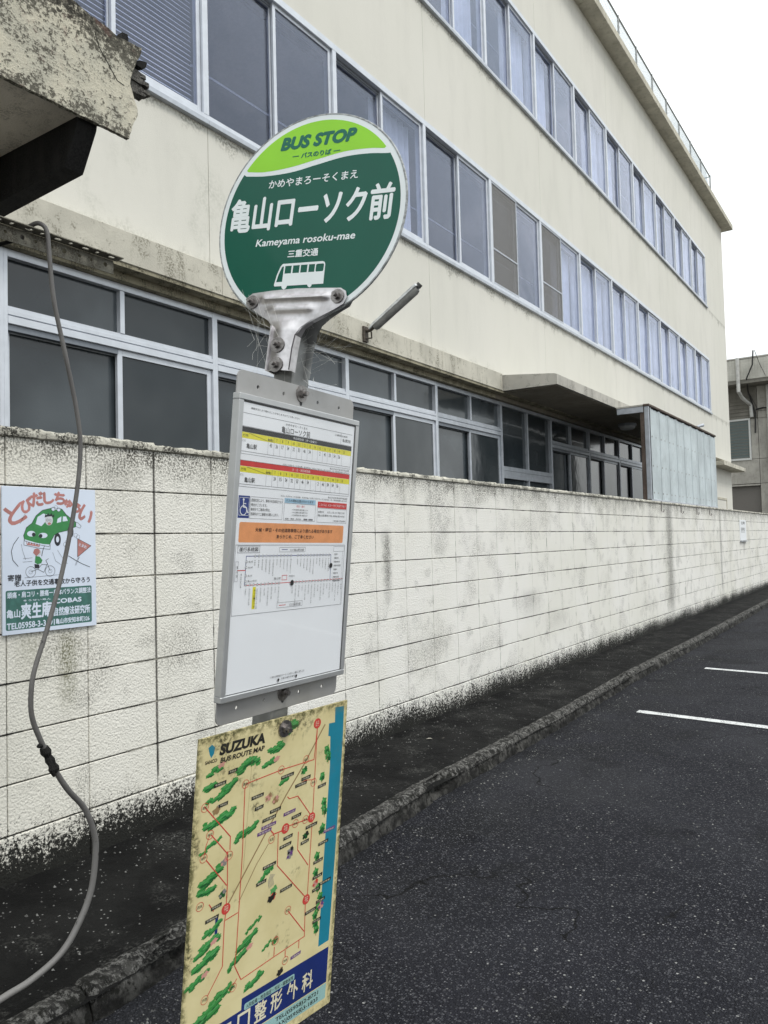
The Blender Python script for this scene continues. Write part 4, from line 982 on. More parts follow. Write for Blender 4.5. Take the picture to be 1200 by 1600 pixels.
def timetable(y0, rb_, mins):
    Y_.rect(-199, 192, y0 - 12, y0); Gk.line([(-198, rb_ + 5), (192, rb_ + 5)], .8); Gk.line([(-198, rb_), (192, rb_)], .7)
    Gk.frame(-199, 192, rb_, y0 + 12, .7); K.text('行先', -196, -180, y0 - 9, y0 - 3, 0); K.text('時刻', -119, -102, y0 - 11, y0 - 5, .0); K.line([(-178, y0 - 1), (-122, y0 - 10)], .6)
    for k in range(15):
        xk = -98 + k * 19.35; Gk.line([(xk - 20.2 + 1, y0), (xk - 20.2 + 1, rb_ + 5)], .5)
        K.text(hours[k], xk - 13 - (2.6 if k > 3 else 1.3) + 2, xk - 13 + (2.6 if k > 3 else 1.3) + 2, y0 - 9, y0 - 3, 0)
        if mins[k]: wd = 3.6 if len(mins[k]) > 1 else 1.9; K.text(mins[k], xk - 10.5 - wd, xk - 10.5 + wd, y0 - 22.5, y0 - 14.5, .004)
    K.text('亀山駅', -184, -152, y0 - 32, y0 - 21.5, .008); Gk.text('C12', -197, -188, y0 - 19, y0 - 15)
timetable(233.5, 190, ['43', '26', '17', '34', '32', '53', '46', '34', '', '2', '41', '33', '54', '56', ''])
timetable(165, 124, ['', '24', '15', '34', '32', '53', '46', '34', '', '2', '41', '34', '54', '56', ''])
for yb in (179, 111.5):
    K.text('８月１３日から１６日の間、年末年始１２月３０日から１月３日は土・日・祝日時刻表になります', -65, 188, yb - 1.5, yb + 2.2, 0); K.text('亀山みずほ台行 亀山駅行 亀山病院', 108, 188, yb + 4, yb + 8, 0)
# access notice
Bl.rect(-197, -163, 60.5, 106); Wk.ring(-181, 76, 9.5, 2.0); Wk.circle(-182, 98, 2.6); Wk.line([(-182, 95), (-182, 83), (-172, 82), (-168, 72), (-164.8, 73)], 2.2); Wk.line([(-182, 90), (-174, 90)], 1.8); Wk.frame(-194, -165.5, 66, 102, .8)
Gk.frame(-161, -57, 60.5, 105, .6)
for i, t_ in enumerate(('道路状況により、車椅子対応車両でない', '場合がございます。', '車椅子でご乗車の際は、', '営業所までご連絡をお願いします。')): K.text(t_, -159, -159 + len(t_) * 5.6, 95 - i * 9.4, 101.5 - i * 9.4, 0)
LB.rect(-51, 62, 97.5, 108); K.text('バスの現在位置がわかります', -46, 52, 100, 106, .0); Gk.frame(-51, 62, 60, 97, .6)
Rd.text('時刻・運行', -8, 22, 89, 94, .0)
for i in range(3): K.text('バスの位置情報を地図で確認できます', -24, 34, 82 - i * 6, 85.5 - i * 6, 0)
K.text('検索・乗換・時刻表', -46, 10, 61.5, 65, 0); Gk.rect(20, 34, 61.5, 65); Gk.rect(38, 54, 61.5, 65)
Rd.rect(70, 188, 92, 106); Wk.text('このバスは、ICカードがご利用できます', 76, 183, 96, 102, 0); Gk.frame(70, 189, 58.5, 91, .6)
K.text('お問合先　　８月１３日 より 平成２８年', 73, 180, 80, 85, 0); K.text('亀山営業所 TEL 0595-82-0155', 73, 180, 72, 77, 0); K.text('三重交通 中勢営業所', 133, 185, 61, 65, 0)
O_.poly(rrect(-190, 180, 11, 52.5, 4)); K.text('天候・曜日・その他道路事情により遅れる場合があります', -141, 134, 33.5, 42, .008); K.text('あらかじめ、ご了承ください', -71, 62, 20, 28.5, .008)
# route diagram
Gk.frame(-197, 189.5, -137, 6, .8); Gk.frame(-190, -123, -10, 4, .8); K.text('運行系統図', -186, -128, -7.5, 1.5, .004); Gk.frame(-58, 33, -9, 1, .6); K.text('C12 亀山駅方面', -22, 28, -7, -2); Bl.line([(-50, -4), (-30, -4)], 1.4)
Gk.frame(144, 188, -9, 3, .6); Gk.line([(182, -9), (186, -137)], .5)
for i in range(8): K.text('鈴鹿中央病院前'[:3 + i % 4], 148, 162 + (i % 4) * 5, -18 - i * 9, -13.5 - i * 9)
Bl.line([(-163, -77), (-163, -17), (135, -17), (137, -75)], 1.5); TB.line([(-163, -77), (-46, -77), (-46, -62), (-27, -62), (-27, -74), (40, -76), (188, -76)], 1.5) if False else None
Rd.line([(-163, -77), (189, -75)], 1.5); Rd.frame(-43, -27, -70, -60, 1.3); Rd.line([(-188, -46), (-163, -46)], 1.8)
for k in range(23):
    x = -136 + k * 11.9
    if k == 11: continue
    Wk.circle(x, -17, 2.3, 10); K.ring(x, -17, 2.5, .6, 10)
    for j in range(3 + (k * 7) % 6): K.text('本町中山北東西川'[(k * 3 + j * 5) % 8], x - 1.7, x + 1.7, -28 - j * 4.6, -24.4 - j * 4.6)
for k in range(30):
    x = -160 + k * 11.8
    if 9 < k < 13: continue
    Wk.circle(x, -76, 2.3, 10); K.ring(x, -76, 2.5, .6, 10)
    if k != 2:
        for j in range(3 + (k * 5) % 8): K.text('川上田新町前口山'[(k * 5 + j * 3) % 8], x - 1.7, x + 1.7, -87 - j * 4.4, -83.6 - j * 4.4)
for z_ in (-28, -40, -57, -68): Wk.circle(-163, z_, 2.3, 10); K.ring(-163, z_, 2.5, .6, 10); K.text('亀山本町', -157, -143 if z_ > -60 else -128, z_ - 2, z_ + 2)
K.circle(135, -42, 6, 16); K.circle(-9, -77, 6.2, 16); K.rect(-193, -186, -66, -30) if False else Gk.frame(-194, -186, -68, -28, .6)
for j in range(3): K.text('亀山駅'[j], -192, -188, -42 - j * 9, -36 - j * 9)
for j in range(6): K.text('亀山駅前口'[j % 5], -179, -175, -56 - j * 5, -52 - j * 5)
Y_.rect(-137, -127.5, -127, -81)
for j in range(7): K.text('亀山ローソク前'[j], -134.5, -130, -90 - j * 5.6, -86 - j * 5.6)
K.text('亀山駅', -72, -50, -68, -63); K.text('井田川', -22, -2, -64, -60)
Gk.frame(-55, 34, -130, -119, .6); Rd.line([(-48, -125), (-25, -125)], 1.4); K.text('C12 循環方面', -14, 26, -128, -122)
K.text('バス車内では携帯電話をマナーモードに設定の上、通話はご遠慮ください', -66, 57, -281, -276.5); K.text('三重交通株式会社', -28, 22, -288, -284); 
for x in (-36, 27): K.poly([(x - 3, -288), (x - 3, -285), (x, -283.5 - .8), (x + 3, -285), (x + 3, -288), (x, -293)])
for p_, n_, m_ in ((K, 'black_print', M_INK), (Gk, 'grey_rules', M_INKG), (Y_, 'yellow_print', M_YEL), (Rd, 'red_print', M_RED), (Bl, 'blue_print', M_BLUE), (Wk, 'white_print', M_WINK)): tag(p_.build(n_, m_, plate, MTT), kind='stuff')
O_.build('orange_notice', M_ORG, plate, MTT); LB.build('pale_blue_print', M_LBL, plate, MTT)
bolt(plate, MTT, .005, .343, -.016, .010, .019); bolt(plate, MTT, .006, -.3235, -.016, .010, .019)
sl = MB(); sl.poly = None; sl.prism(rrect(.0005, .0095, .316, .332, .0042), -.0161, -.0156, lambda u, v, w_: (u, v, w_)); sl.prism(rrect(.0015, .0105, -.3475, -.333, .0042), -.0161, -.0156, lambda u, v, w_: (u, v, w_)); sl.build('key_slot', M_FRMD, plate, MTT)

# --- route map board
M_TREE = None
b = MB(); b.prism([(-.208, -.353), (.213, -.353), (.2045, .353), (-.206, .350)], -.005, 0, lambda u, v, w_: (u, v, w_)); mp_ = b.build('route_map_board', M_MAP, bs, MM)
sp_ = MB(); Msp = MM
P_ = {k: Print(w_) for k, w_ in dict(sea=.10, navy=.10, g=.20, g2=.30, gd=.25, red=.40, br=.30, blk=.60, pur=.55, pale=.15, pink=.35, wh=.70, grey=.32).items()}
P_['sea'].poly([(165, 344), (194, 342), (197, 272), (198, 135), (197, -20), (195, -199), (161, -200), (161, -120), (160, -10), (160, 213), (155, 281), (148, 283), (148, 311), (167, 310)])
P_['navy'].poly([(196, -214), (196, -297), (-205, -297), (-205, -240), (-60, -238), (-60, -214)])
P_['pale'].poly([(196, -299), (195, -334), (-204, -334), (-204, -299)]); P_['pale'].poly(rrect(-52, 90, -243, -229, 4))
P_['blk'].text('SUZUKA', -157, -41, 309, 331, .05, .12); P_['blk'].text('BUS ROUTE MAP', -154, -41, 294, 304.5, .03, .12); P_['sea'].poly([(-184, 330), (-176, 335), (-168, 328), (-170, 316), (-176, 309), (-180, 316)]); P_['blk'].text('SANCO', -190, -162, 299, 306, .02)
P_['blk'].text('入院設備・救急指定・労災・健康保険', -48, 86, -241, -231.5, .0)
for x, ch_ in ((-150, '山'), (-100, '江'), (-52, '口'), (-6, '整'), (39, '形'), (86, '外'), (132, '科')): P_['wh'].text(ch_, x - 17, x + 17, -287, -244, .02)
P_['blk'].text('TEL(05958)2-8721', 40, 170, -316, -304, .01); P_['blk'].text('FAX(05958)3-1833', 40, 170, -331, -319, .01)
def blob(k, cx, cy, rx_, ry_, rot=20, n=26, seed=0):
    r2 = random.Random(seed + int(cx * 7 + cy * 13)); pts = []; ph = r2.random() * 6
    for i in range(n):
        a = 2 * math.pi * i / n; q = 1 + .16 * math.sin(a * 5 + ph) + .12 * math.sin(a * 9 + ph * 2) + r2.uniform(-.1, .1); x = math.cos(a) * rx_ * q; y = math.sin(a) * ry_ * q; c_, s_ = math.cos(R(rot)), math.sin(R(rot))
        pts.append((cx + x * c_ - y * s_, cy + x * s_ + y * c_))
    P_[k].poly(pts)
tree_parts = []
def tree_clump(cx, cy, w_, h_, rot=15):
    w_ *= .88; n = max(4, int(w_ / 6)); c_, s_ = math.cos(R(rot)), math.sin(R(rot)); keep = (P_['g'], P_['g2'], P_['gd'])
    for k, z_ in (('g', .20), ('g2', .30), ('gd', .25)): P_[k] = Print(z_)
    for i in range(n):
        t = (i + .5) / n - .5; tap = 1 - 1.3 * t * t; x = cx + t * w_ * c_ + rnd.uniform(-2, 2); y = cy + t * w_ * s_ + rnd.uniform(-.22, .22) * h_
        blob('g', x, y, h_ * .42 * tap, h_ * .24 * tap, rot + rnd.uniform(-15, 15), 22, i)
        blob('g', x + rnd.uniform(-4, 4), y + rnd.uniform(-.3, .3) * h_, h_ * .22, h_ * .13, rot, 14, i + 3)
        blob('g2', x - 1, y + h_ * .12 * tap, h_ * .20, h_ * .05, rot, 12, i); blob('gd', x + 2, y - h_ * .16 * tap, h_ * .26, h_ * .055, rot, 12, i)
    tree_parts.append((P_['g'], P_['g2'], P_['gd'])); P_['g'], P_['g2'], P_['gd'] = keep
for a in ((-8, 292, 42, 26), (-26, 264, 42, 20), (-84, 275, 62, 30, 18), (30, 327, 42, 34), (-164, 283, 44, 20), (-174, 252, 26, 26), (-130, 239, 52, 28, 22), (-165, 226, 36, 18), (-146, 184, 84, 28, 14), (-76, 137, 70, 24, 20), (19, 211, 30, 18), (-164, 137, 60, 16, 22),
          (-160, 72, 56, 32, 15), (-168, 50, 50, 24, 12), (-16, 30, 52, 20, 28), (-40, -67, 54, 14, 28), (-56, -96, 62, 26, 26), (-76, -120, 60, 24, 26), (-148, -34, 56, 22, 24), (-158, -62, 62, 28, 18), (-160, -92, 70, 30, 20), (-178, -124, 62, 22, 20), (-30, -190, 58, 24, 26), (-118, -180, 70, 24, 20), (-150, -204, 76, 32, 18), (-180, -226, 50, 30, 18), (0, -128, 34, 14, 24)): tree_clump(*a)
for x, y in ((-150, 290), (-5, 268), (-142, -60), (-48, -110), (-160, -118)): blob('pink', x, y, 9, 5)
for x, y in ((146, 253), (153, 235), (150, 242), (148, 135), (152, 114), (149, 122), (149, 77), (137, 16), (136, -20), (147, -58), (156, -82), (152, -105), (146, -140), (150, -155), (143, -120), (137, 195)):
    blob('g', x, y, 8, 10, 0); blob('gd', x + 2, y - 4, 5, 5, 0); blob('g2', x - 2, y + 4, 3, 3, 0); P_['br'].rect(x - .8, x + .8, y - 15, y - 8)
rl = lambda pts, t=1.9: P_['red'].line(pts, t)
rl([(111, 310), (107, 240), (12, 241), (-84, 236), (-87, 225), (-83, 100), (-83, -96), (-85, -135), (-66, -171), (23, -163), (113, -156), (109, -77)]); rl([(111, 310), (114, 125), (114, -66)]); rl([(33, 178), (39, 172), (64, 171), (109, 116)])
rl([(24, 108), (0, 108), (-9, 119)], 2.5); rl([(13, 106), (16, 36), (110, -68)]); rl([(73, 91), (74, 51), (110, 5)]); rl([(111, -144), (57, -77)]); rl([(-117, -28), (-85, -25)]); rl([(-116, -10), (-119, -32), (-117, -121), (-150, -165)])
rl([(-122, 112), (-117, 44), (-117, -1)]); rl([(-186, 219), (-117, 140), (-116, 113)]); rl([(-165, 158), (-120, 105)]); rl([(-174, 112), (-119, 43)]); rl([(23, -141), (23, -163)]); rl([(56, -162), (57, -179)]); rl([(97, -157), (97, -176)]); rl([(-77, -164), (-87, -174)]); rl([(36, 113), (108, 110)]); rl([(-160, 20), (-148, 2)])
rl([(-168, 159), (-176, 140), (-180, 117)], 1.4); rl([(57, 195), (85, 200), (110, 195)], 1.4)
P_['br'].line([(135, 312), (76, 236), (30, 184), (-20, 121), (-63, 66), (-115, -1)], 3.2); P_['br'].line([(-13, 92), (-43, 59), (-85, -4)], 1.8)
P_['br'].line([(-72, 300), (-78, 60)], .5) 
for x, y in ((110, 319), (111, 111), (33, 110), (-117, -5), (111, -72)): P_['red'].circle(x, y, 11, 24); P_['wh'].text('白子' if y > 200 else '平田', x - 5, x + 5, y - 6, y + 6, 0) 
for x, y in ((10, 241), (82, 246), (-184, 216), (-168, 159), (-180, 117), (-86, 236), (-5, 99), (-117, 102), (110, 189), (-182, 24), (56, -75), (25, -129), (58, -186), (-86, -178), (-157, -170), (92, 112), (62, 112)):
    P_['red'].ring(x, y, 8.5, 1.0); P_['blk'].text('神戸西条加佐登'[int(abs(x)) % 6:int(abs(x)) % 6 + 2], x - 6, x + 6, y - 3, y + 3)
def lab(k, x, y, w_=30, rot=2): 
    P_[k].poly([(x - w_ / 2, y - 3.6 - rot / 2), (x + w_ / 2, y - 3.6 + rot / 2), (x + w_ / 2 + 1, y + 3.6 + rot / 2), (x - w_ / 2, y + 3.6 - rot / 2)]); P_['wh'].text('鈴鹿川石薬師寺旭化成本田技研'[int(abs(x + y)) % 8:int(abs(x + y)) % 8 + 4], x - w_ / 2 + 3, x + w_ / 2 - 3, y - 2, y + 2)
for i, (x, y) in enumerate(((-121, 271), (-151, 253), (29, 224), (85, 205), (71, 195), (137, 175), (-52, 202), (-46, 177), (0, 159), (-16, 146), (63, 128), (112, 93), (42, 89), (36, 73), (94, 62), (154, 42), (-140, 210), (141, 4), (-7, 44), (-27, 15), (46, -23), (-142, 9), (-151, -12), (140, -60), (142, -31), (168, -52), (157, -91), (127, -104), (149, -134))): lab('blk', x, y, 22 + (i * 7) % 16)
for x, y, w_ in ((42, 142, 34), (-16, 131, 40), (-27, 121, 38), (171, 66, 36), (89, -188, 30)): lab('pur', x, y, w_)
# little drawings scattered on the map
for x, y, k, k2 in ((51, 46, 'grey', 'pur'), (-21, 191, 'pink', 'br'), (-129, 92, 'grey', 'pink'), (-156, 202, 'br', 'grey'), (79, 222, 'g', 'gd'), (-128, 28, 'gd', 'grey'), (52, 55, 'grey', 'blk'), (44, -205, 'blk', 'br'), (137, -46, 'pink', 'red'), (160, -105, 'pink', 'pur'), (3, -30, 'blk', 'pink'), (8, -28, 'red', 'blk'), (10, -14, 'g2', 'g'), (-1, 180, 'br', 'pink'), (146, 70, 'gd', 'g'), (96, 75, 'gd', 'blk'), (22, -128, 'g', 'br')):
    blob(k, x, y, 9, 7); blob(k2, x + 4, y + 5, 4, 5); blob(k2, x - 5, y - 2, 3, 3)
for i in range(5): P_['grey'].line([(2 + i * 3 - 5, -6 + i), (-2 + i * 3 - 5, 10 + i), (4 + i * 3 - 5, 24 - i)], 1.0)
P_['navy'].rect(-142, -135, -60, -14)
names = dict(sea='sea_print', navy='navy_banner', g='green_trees', g2='light_green_trees', gd='dark_green_trees', red='red_routes', br='railway_line', blk='black_lettering', pur='purple_labels', pale='pale_strip', pink='pink_drawings', wh='white_lettering', grey='grey_drawings')
for k, m_ in dict(sea=M_SEA, navy=M_NAVY, g=M_MG, g2=M_MG2, gd=M_MGD, red=M_MRED, br=M_MBR, blk=M_MBLK, pur=M_MPUR, pale=M_MPALE, pink=M_MPINK, wh=M_MWH, grey=M_MGREY).items(): tag(P_[k].build(names[k], m_, mp_, MM), kind='stuff')
for a_, b_, c_ in tree_parts:
    me = bpy.data.meshes.new('tree_drawing'); vs = []; fs = []; mi = []
    for q_, pp in enumerate((a_, c_, b_)):
        n0 = len(vs); vs += pp.v; fs += [tuple(n0 + t for t in f_) for f_ in pp.f]; mi += [q_] * len(pp.f)
    me.from_pydata(vs, [], fs)
    for m_ in (M_MG, M_MGD, M_MG2): me.materials.append(m_)
    for p_, q_ in zip(me.polygons, mi): p_.material_index = q_
    add('tree_drawing', me, mp_, MM)
bolt(mp_, MM, .012, .328, .0008, .010, .018); bolt(mp_, MM, .012, -.336, .0008, .010, .018)
# cobwebs strung between bracket, post and board
cw = MB(); r3 = random.Random(5)
def web(a, c, n):
    a = Vector(a); c = Vector(c)
    for i in range(n):
        p_ = a + Vector((r3.uniform(-.03, .03), r3.uniform(-.01, .02), r3.uniform(-.05, .05))); q = c + Vector((r3.uniform(-.05, .05), r3.uniform(-.02, .02), r3.uniform(-.05, .05))); m_ = (p_ + q) / 2 + Vector((r3.uniform(-.02, .02), 0, -.012))
        cw.tube([p_, m_, q], .00022, 3, False)
Wd = lambda u, v, w_: MD @ Vector((u / 1000, v / 1000, w_ / 1000))
web(Wd(-60, -215, 2), Wd(-44, -310, 5), 12); web(Wd(-110, -195, 0), Wd(-60, -290, 0), 7); web(Wd(22, -300, -20), Wd(78, -270, -40), 10); web(Wd(60, -220, -5), Wd(24, -250, -20), 8); web(Wd(20, -320, -20), Wd(60, -345, -30), 6)
tag(cw.build('cobweb', flat('spider_silk', (.7, .7, .66), .6)), 'wispy cobwebs strung between the steel bracket and the post of the bus stop sign', 'cobweb', kind='stuff')

# ================================================================ poster on the wall
po = thing('safety_poster', 'faded road safety poster with green cartoon car fixed to the block wall', 'poster', (XW, 2.15, 1.47))
MPo = frameM((XW + .016, 2.152, 1.470), (0, 1, .0), (1, 0, 0))
MB().box(-.236, .236, -.326, .326, -.008, 0, .001).build('poster_sheet', M_PW, po, MPo)
Q = {k: Print(w_) for k, w_ in dict(red=.30, g=.25, dg=.15, bk=.60, wh=.45, sk=.55).items()}
for ch_, x, y, s_, r_ in (('と', -176, 204, 84, 28), ('び', -122, 243, 60, 20), ('だ', -70, 272, 60, 10), ('し', -12, 280, 50, 4), ('ち', 44, 280, 54, -6), ('ゅ', 90, 256, 36, -16), ('う', 130, 238, 46, -25), ('い', 182, 205, 72, -34)): Q['red'].text(ch_, x - s_ / 2, x + s_ / 2, y - s_ / 2, y + s_ / 2, 0, 0, r_, h=3.8)
Q['g'].poly([(-137, 108), (-132, 84), (-100, 74), (-13, 56), (-2, 82), (15, 110), (40, 122), (80, 130), (128, 149), (128, 170), (95, 192), (77, 205), (55, 230), (10, 236), (-44, 223), (-76, 198), (-97, 163), (-123, 144)])
Q['wh'].poly([(-78, 160), (-68, 192), (-40, 208), (-22, 204), (-30, 170), (-50, 150)]); Q['wh'].poly([(28, 165), (32, 185), (52, 196), (50, 170)]); Q['wh'].poly([(58, 172), (60, 196), (76, 196), (86, 176)])
Q['wh'].circle(-100, 116, 20, 20, 13); Q['wh'].circle(-42, 108, 22, 20, 12); Q['bk'].circle(-88, 112, 9); Q['bk'].circle(-54, 106, 9)
Q['wh'].poly([(-134, 92), (-136, 66), (-60, 50), (-8, 44), (-6, 66), (-60, 70)]); Q['red'].w = .5; Q['red'].poly([(-124, 82), (-122, 66), (-60, 56), (-58, 68)]); Q['wh'].w = .62
for i in range(8): x = -124 + i * 13; Q['wh'].poly([(x, 84 - i * 2.4), (x + 12, 82 - i * 2.4), (x + 6, 70 - i * 2.2)])
Q['bk'].circle(31, 89, 17, 24, 30); Q['wh'].circle(31, 89, 8, 18, 14); Q['bk'].circle(99, 124, 16, 24, 28); Q['wh'].circle(97, 126, 7, 18, 12)
Q['sk'].circle(-12, 178, 20, 24, 24); Q['bk'].poly([(-34, 190), (-30, 206), (-22, 200), (-16, 212), (-8, 202), (2, 212), (6, 200), (16, 206), (14, 190), (0, 196), (-20, 194)]); Q['red'].w = .7; Q['red'].circle(-10, 162, 8, 16, 6); Q['bk'].w = .75
Q['bk'].ring(-20, 178, 5, 1.2); Q['bk'].ring(-6, 178, 5, 1.2)
for cx, cy in ((10, 230), (24, 236), (38, 228), (126, 108), (138, 100), (70, 66), (78, 56), (80, 76)): Q['wh'].circle(cx, cy, 9, 12); Q['bk'].ring(cx, cy, 9.5, 1.0, 14)
CARO = [(-137, 108), (-132, 84), (-100, 74), (-13, 56), (-2, 82), (15, 110), (40, 122), (80, 130), (128, 149), (128, 170), (95, 192), (77, 205), (55, 230), (10, 236), (-44, 223), (-76, 198), (-97, 163), (-123, 144)]
Q['bk'].line(CARO, 2.0, True); Q['bk'].line([(-134, 92), (-136, 66), (-60, 50), (-8, 44), (-6, 66)], 1.8)
Q['bk'].line([(128, 149), (150, 142), (156, 152), (140, 166), (128, 170)], 1.6, True)
# boy on a bicycle
Q['red'].poly([(-92, 30), (-86, 46), (-72, 50), (-60, 44), (-58, 30), (-76, 14)]); Q['sk'].circle(-64, 30, 13, 18); Q['g'].w = .5; Q['g'].poly([(-80, 16), (-60, 12), (-46, -4), (-52, -18), (-70, -22), (-84, -14)]); Q['bk'].poly([(-86, -20), (-62, -24), (-62, -40), (-84, -40)])
Q['bk'].line([(-50, 14), (-44, 40), (-36, 60)], 3)
for cx in (-104, -8): Q['bk'].ring(cx, -55, 24, 1.6, 28); Q['bk'].ring(cx, -55, 9, 1.0, 16)
Q['bk'].line([(-104, -55), (-70, -44), (-40, -60), (-22, -20), (-8, -55)], 2); Q['bk'].line([(-22, -20), (-30, -6), (-16, 2)], 2); Q['bk'].line([(-70, -44), (-50, -24), (-24, -26)], 2.0); Q['bk'].line([(-133, -80), (40, -74)], 1.2)
for pts in ([(-160, 101), (-184, 70), (-195, 39), (-188, 0), (-163, -29)], [(86, 12), (120, -8), (160, -28), (202, -45)]): Q['bk'].line(pts, 2.6)
for a in ([(-148, 70), (-142, 40), (-128, 0)], [(5, 30), (20, -10), (50, -30)], [(30, 40), (50, 10), (80, -25)], [(-140, 5), (-95, 8)], [(-142, -10), (-96, -8)], [(-145, 180), (-128, 205)], [(-152, 160), (-138, 190)]): Q['bk'].line(a, 1.2)
Q['red'].poly([(136, 92), (209, 57), (135, 5)]); Q['bk'].line([(136, 92), (209, 57), (135, 5)], 2.0, True); Q['wh'].w = 1.0; Q['wh'].text('とまれ', 143, 186, 50, 64, 0, 0, -22, h=.5); Q['bk'].line([(140, 4), (121, -34)], 1.4); Q['bk'].line([(145, 6), (126, -34)], 1.4)
Q['bk'].text('寄贈', -212, -150, -92, -64, 0, h=.6); Q['bk'].text('老人子供を交通事故から守ろう', -182, 200, -117, -91, 0, h=.7)
Q['dg'].poly(rrect(-222, 210, -307, -133, 8)); Q['wh'].w = .4
Q['wh'].text('頭痛・肩コリ・腰痛ー身体バランス調整法', -214, 204, -167, -140, 0, h=.6); Q['wh'].text('そうせいあん', -141, -5, -185, -178, 0, h=.3); Q['wh'].text('COBAS', 13, 153, -205, -185, 0, h=1.2)
Q['wh'].text('亀山', -218, -156, -253, -217, 0, h=1); Q['wh'].text('爽生庵', -150, -2, -262, -193, 0, h=2.2); Q['wh'].text('自然療法研究所', 9, 199, -262, -223, 0, h=1.1); Q['wh'].text('TEL05958-3-3691', -217, 12, -302, -276, 0, h=1); Q['wh'].text('亀山市安知本町326', 18, 196, -300, -275, 0, h=.7)
for k, (nm, m_) in dict(red=('faded_red_print', M_PRED), g=('green_print', M_PG), dg=('green_panel', M_PDG), bk=('black_print', M_PBK), wh=('white_print', M_PW), sk=('pale_print', M_PSK)).items(): tag(Q[k].build(nm, m_, po, MPo), kind='stuff')

# ================================================================ old shelter at upper left
sh = thing('old_shelter', 'decayed wooden bus shelter roof with a broken mouldy fascia board', 'shelter', (-2.2, .3, .1))
def fascia_m():
    m = Mat('mouldy_fascia'); m.pos(); f = m.noise(85, 6, .78, stretch=(1, .8, 1)); med = m.noise(9, 5, .62, off=2)
    c = m.mix(med.ss(.35, .65), (.66, .62, .50), (.54, .52, .43))
    top = m.z.ss(2.90, 3.05); low = m.z.ss(2.80, 2.735); c = m.mix((f * 1.0 + top * .15 + low * .08 + med * .28).ss(.665, .73) * .88, c, (.07, .064, .05))
    c = m.mix((f + top * .22).ss(.66, .80) * .9, c, (.02, .019, .016)); c = m.mix((m.noise(16, 4, .6, off=9) + top * .04).ss(.60, .72) * .3, c, (.25, .13, .11))
    m.color(c).set(rough=.9, spec=.2); m.bump(f + m.noise(8, 3), .008); return m.m
M_FASC = fascia_m(); M_OLDW = concrete('rotten_wood', (.24, .23, .21), (.02, .018, .016), .8, .4, .006, 3); M_BLKW = concrete('blackened_wood', (.022, .021, .020), (.005, .005, .005), .8, .4, .004, 3)
M_SOFW = concrete('soffit_board', (.74, .68, .58), (.30, .27, .22), .55, .5, .003, 2)
fpts = [(1.321, 3.056), (1.381, 3.042), (1.415, 3.041), (1.444, 3.036), (1.473, 3.029), (1.516, 3.034), (1.563, 3.037), (1.563, 3.024), (1.543, 2.985), (1.527, 2.94), (1.517, 2.904), (1.529, 2.873), (1.544, 2.839), (1.543, 2.818), (1.524, 2.775), (1.511, 2.734), (1.434, 2.734), (1.345, 2.731), (1.251, 2.733), (1.177, 2.732), (1.0, 2.733), (-.6, 2.735), (-.6, 3.06), (1.0, 3.062)]
dense = []
for i, (a, c) in enumerate(fpts):
    d, e = fpts[(i + 1) % len(fpts)]; L_ = math.hypot(d - a, e - c); k = max(1, min(60, int(L_ / .012)))
    for j in range(k):
        t = j / k; y_ = a + (d - a) * t; z_ = c + (e - c) * t; q = .0035 if y_ > .9 else .001
        dense.append((y_ + noise.noise((y_ * 60, z_ * 60, 1)) * q, z_ + noise.noise((y_ * 60, z_ * 60, 7)) * q))
MB().prism(dense, -1.914, -1.90, lambda u, v, w_: (w_, u, v)).build('fascia_board', M_FASC, sh)
ck = MB(); cp_ = [(1.395, 3.0), (1.409, 2.962), (1.437, 2.931), (1.471, 2.892), (1.495, 2.889)]
ck.tube([(-1.8995, a, c) for a, c in cp_], .0012, 5); ck.build('crack', M_BLKW, sh)
for i in range(7):
    a = -.55 + i * .27; c = a + .266
    if i == 6: c = 1.350
    MB().box(-2.9, -1.916, a, c, 2.736 + .002 * (i % 2), 2.752, .002).build('soffit_board', M_SOFW, sh)
# roof deck above
MB().box(-2.9, -1.93, -.6, 1.40, 2.98, 3.04, .004).build('roof_deck', M_OLDW, sh)
b = MB(); b.prism([(-1.918, 2.752), (-1.925, 2.722), (-1.99, 2.612), (-2.35, 2.596), (-2.9, 2.57), (-2.9, 2.752)], 1.353, 1.415, lambda u, v, w_: (u, w_, v)); b.build('end_beam', M_BLKW, sh)
MB().box(-2.90, -2.335, 1.30, 1.354, 2.60, 2.734, .003).build('corner_block', M_SOFW, sh)
for (ya_, yb_, z0, z1, x0, x1) in ((1.44, 1.612, 2.942, 2.962, -1.955, -1.925), (1.44, 1.602, 2.964, 2.984, -1.960, -1.928), (1.44, 1.618, 2.922, 2.940, -1.962, -1.930), (1.45, 1.598, 2.905, 2.920, -1.958, -1.926)):
    b = MB(); n = 10; m_ = 4
    for j in range(n + 1):
        y_ = ya_ + (yb_ - ya_) * j / n; s_ = 1 if j < n - 1 else .65
        for (px, pz_) in ((x0, z0), (x1, z0), (x1, z1), (x0, z1)): b.v.append((px + noise.noise((px * 40, y_ * 30, pz_ * 90)) * .004, y_ + noise.noise((px * 50, 3, pz_ * 150)) * .008 * (j / n), (pz_ - (z0 + z1) / 2) * s_ + (z0 + z1) / 2 + noise.noise((px * 90, y_ * 40, pz_ * 60)) * .0035))
    for j in range(n):
        for i in range(4): b.f.append((j * 4 + i, j * 4 + (i + 1) % 4, j * 4 + 4 + (i + 1) % 4, j * 4 + 4 + i))
    b.f += [(0, 1, 2, 3), tuple(n * 4 + i for i in (3, 2, 1, 0))]; b.build('splinter', M_OLDW, sh)
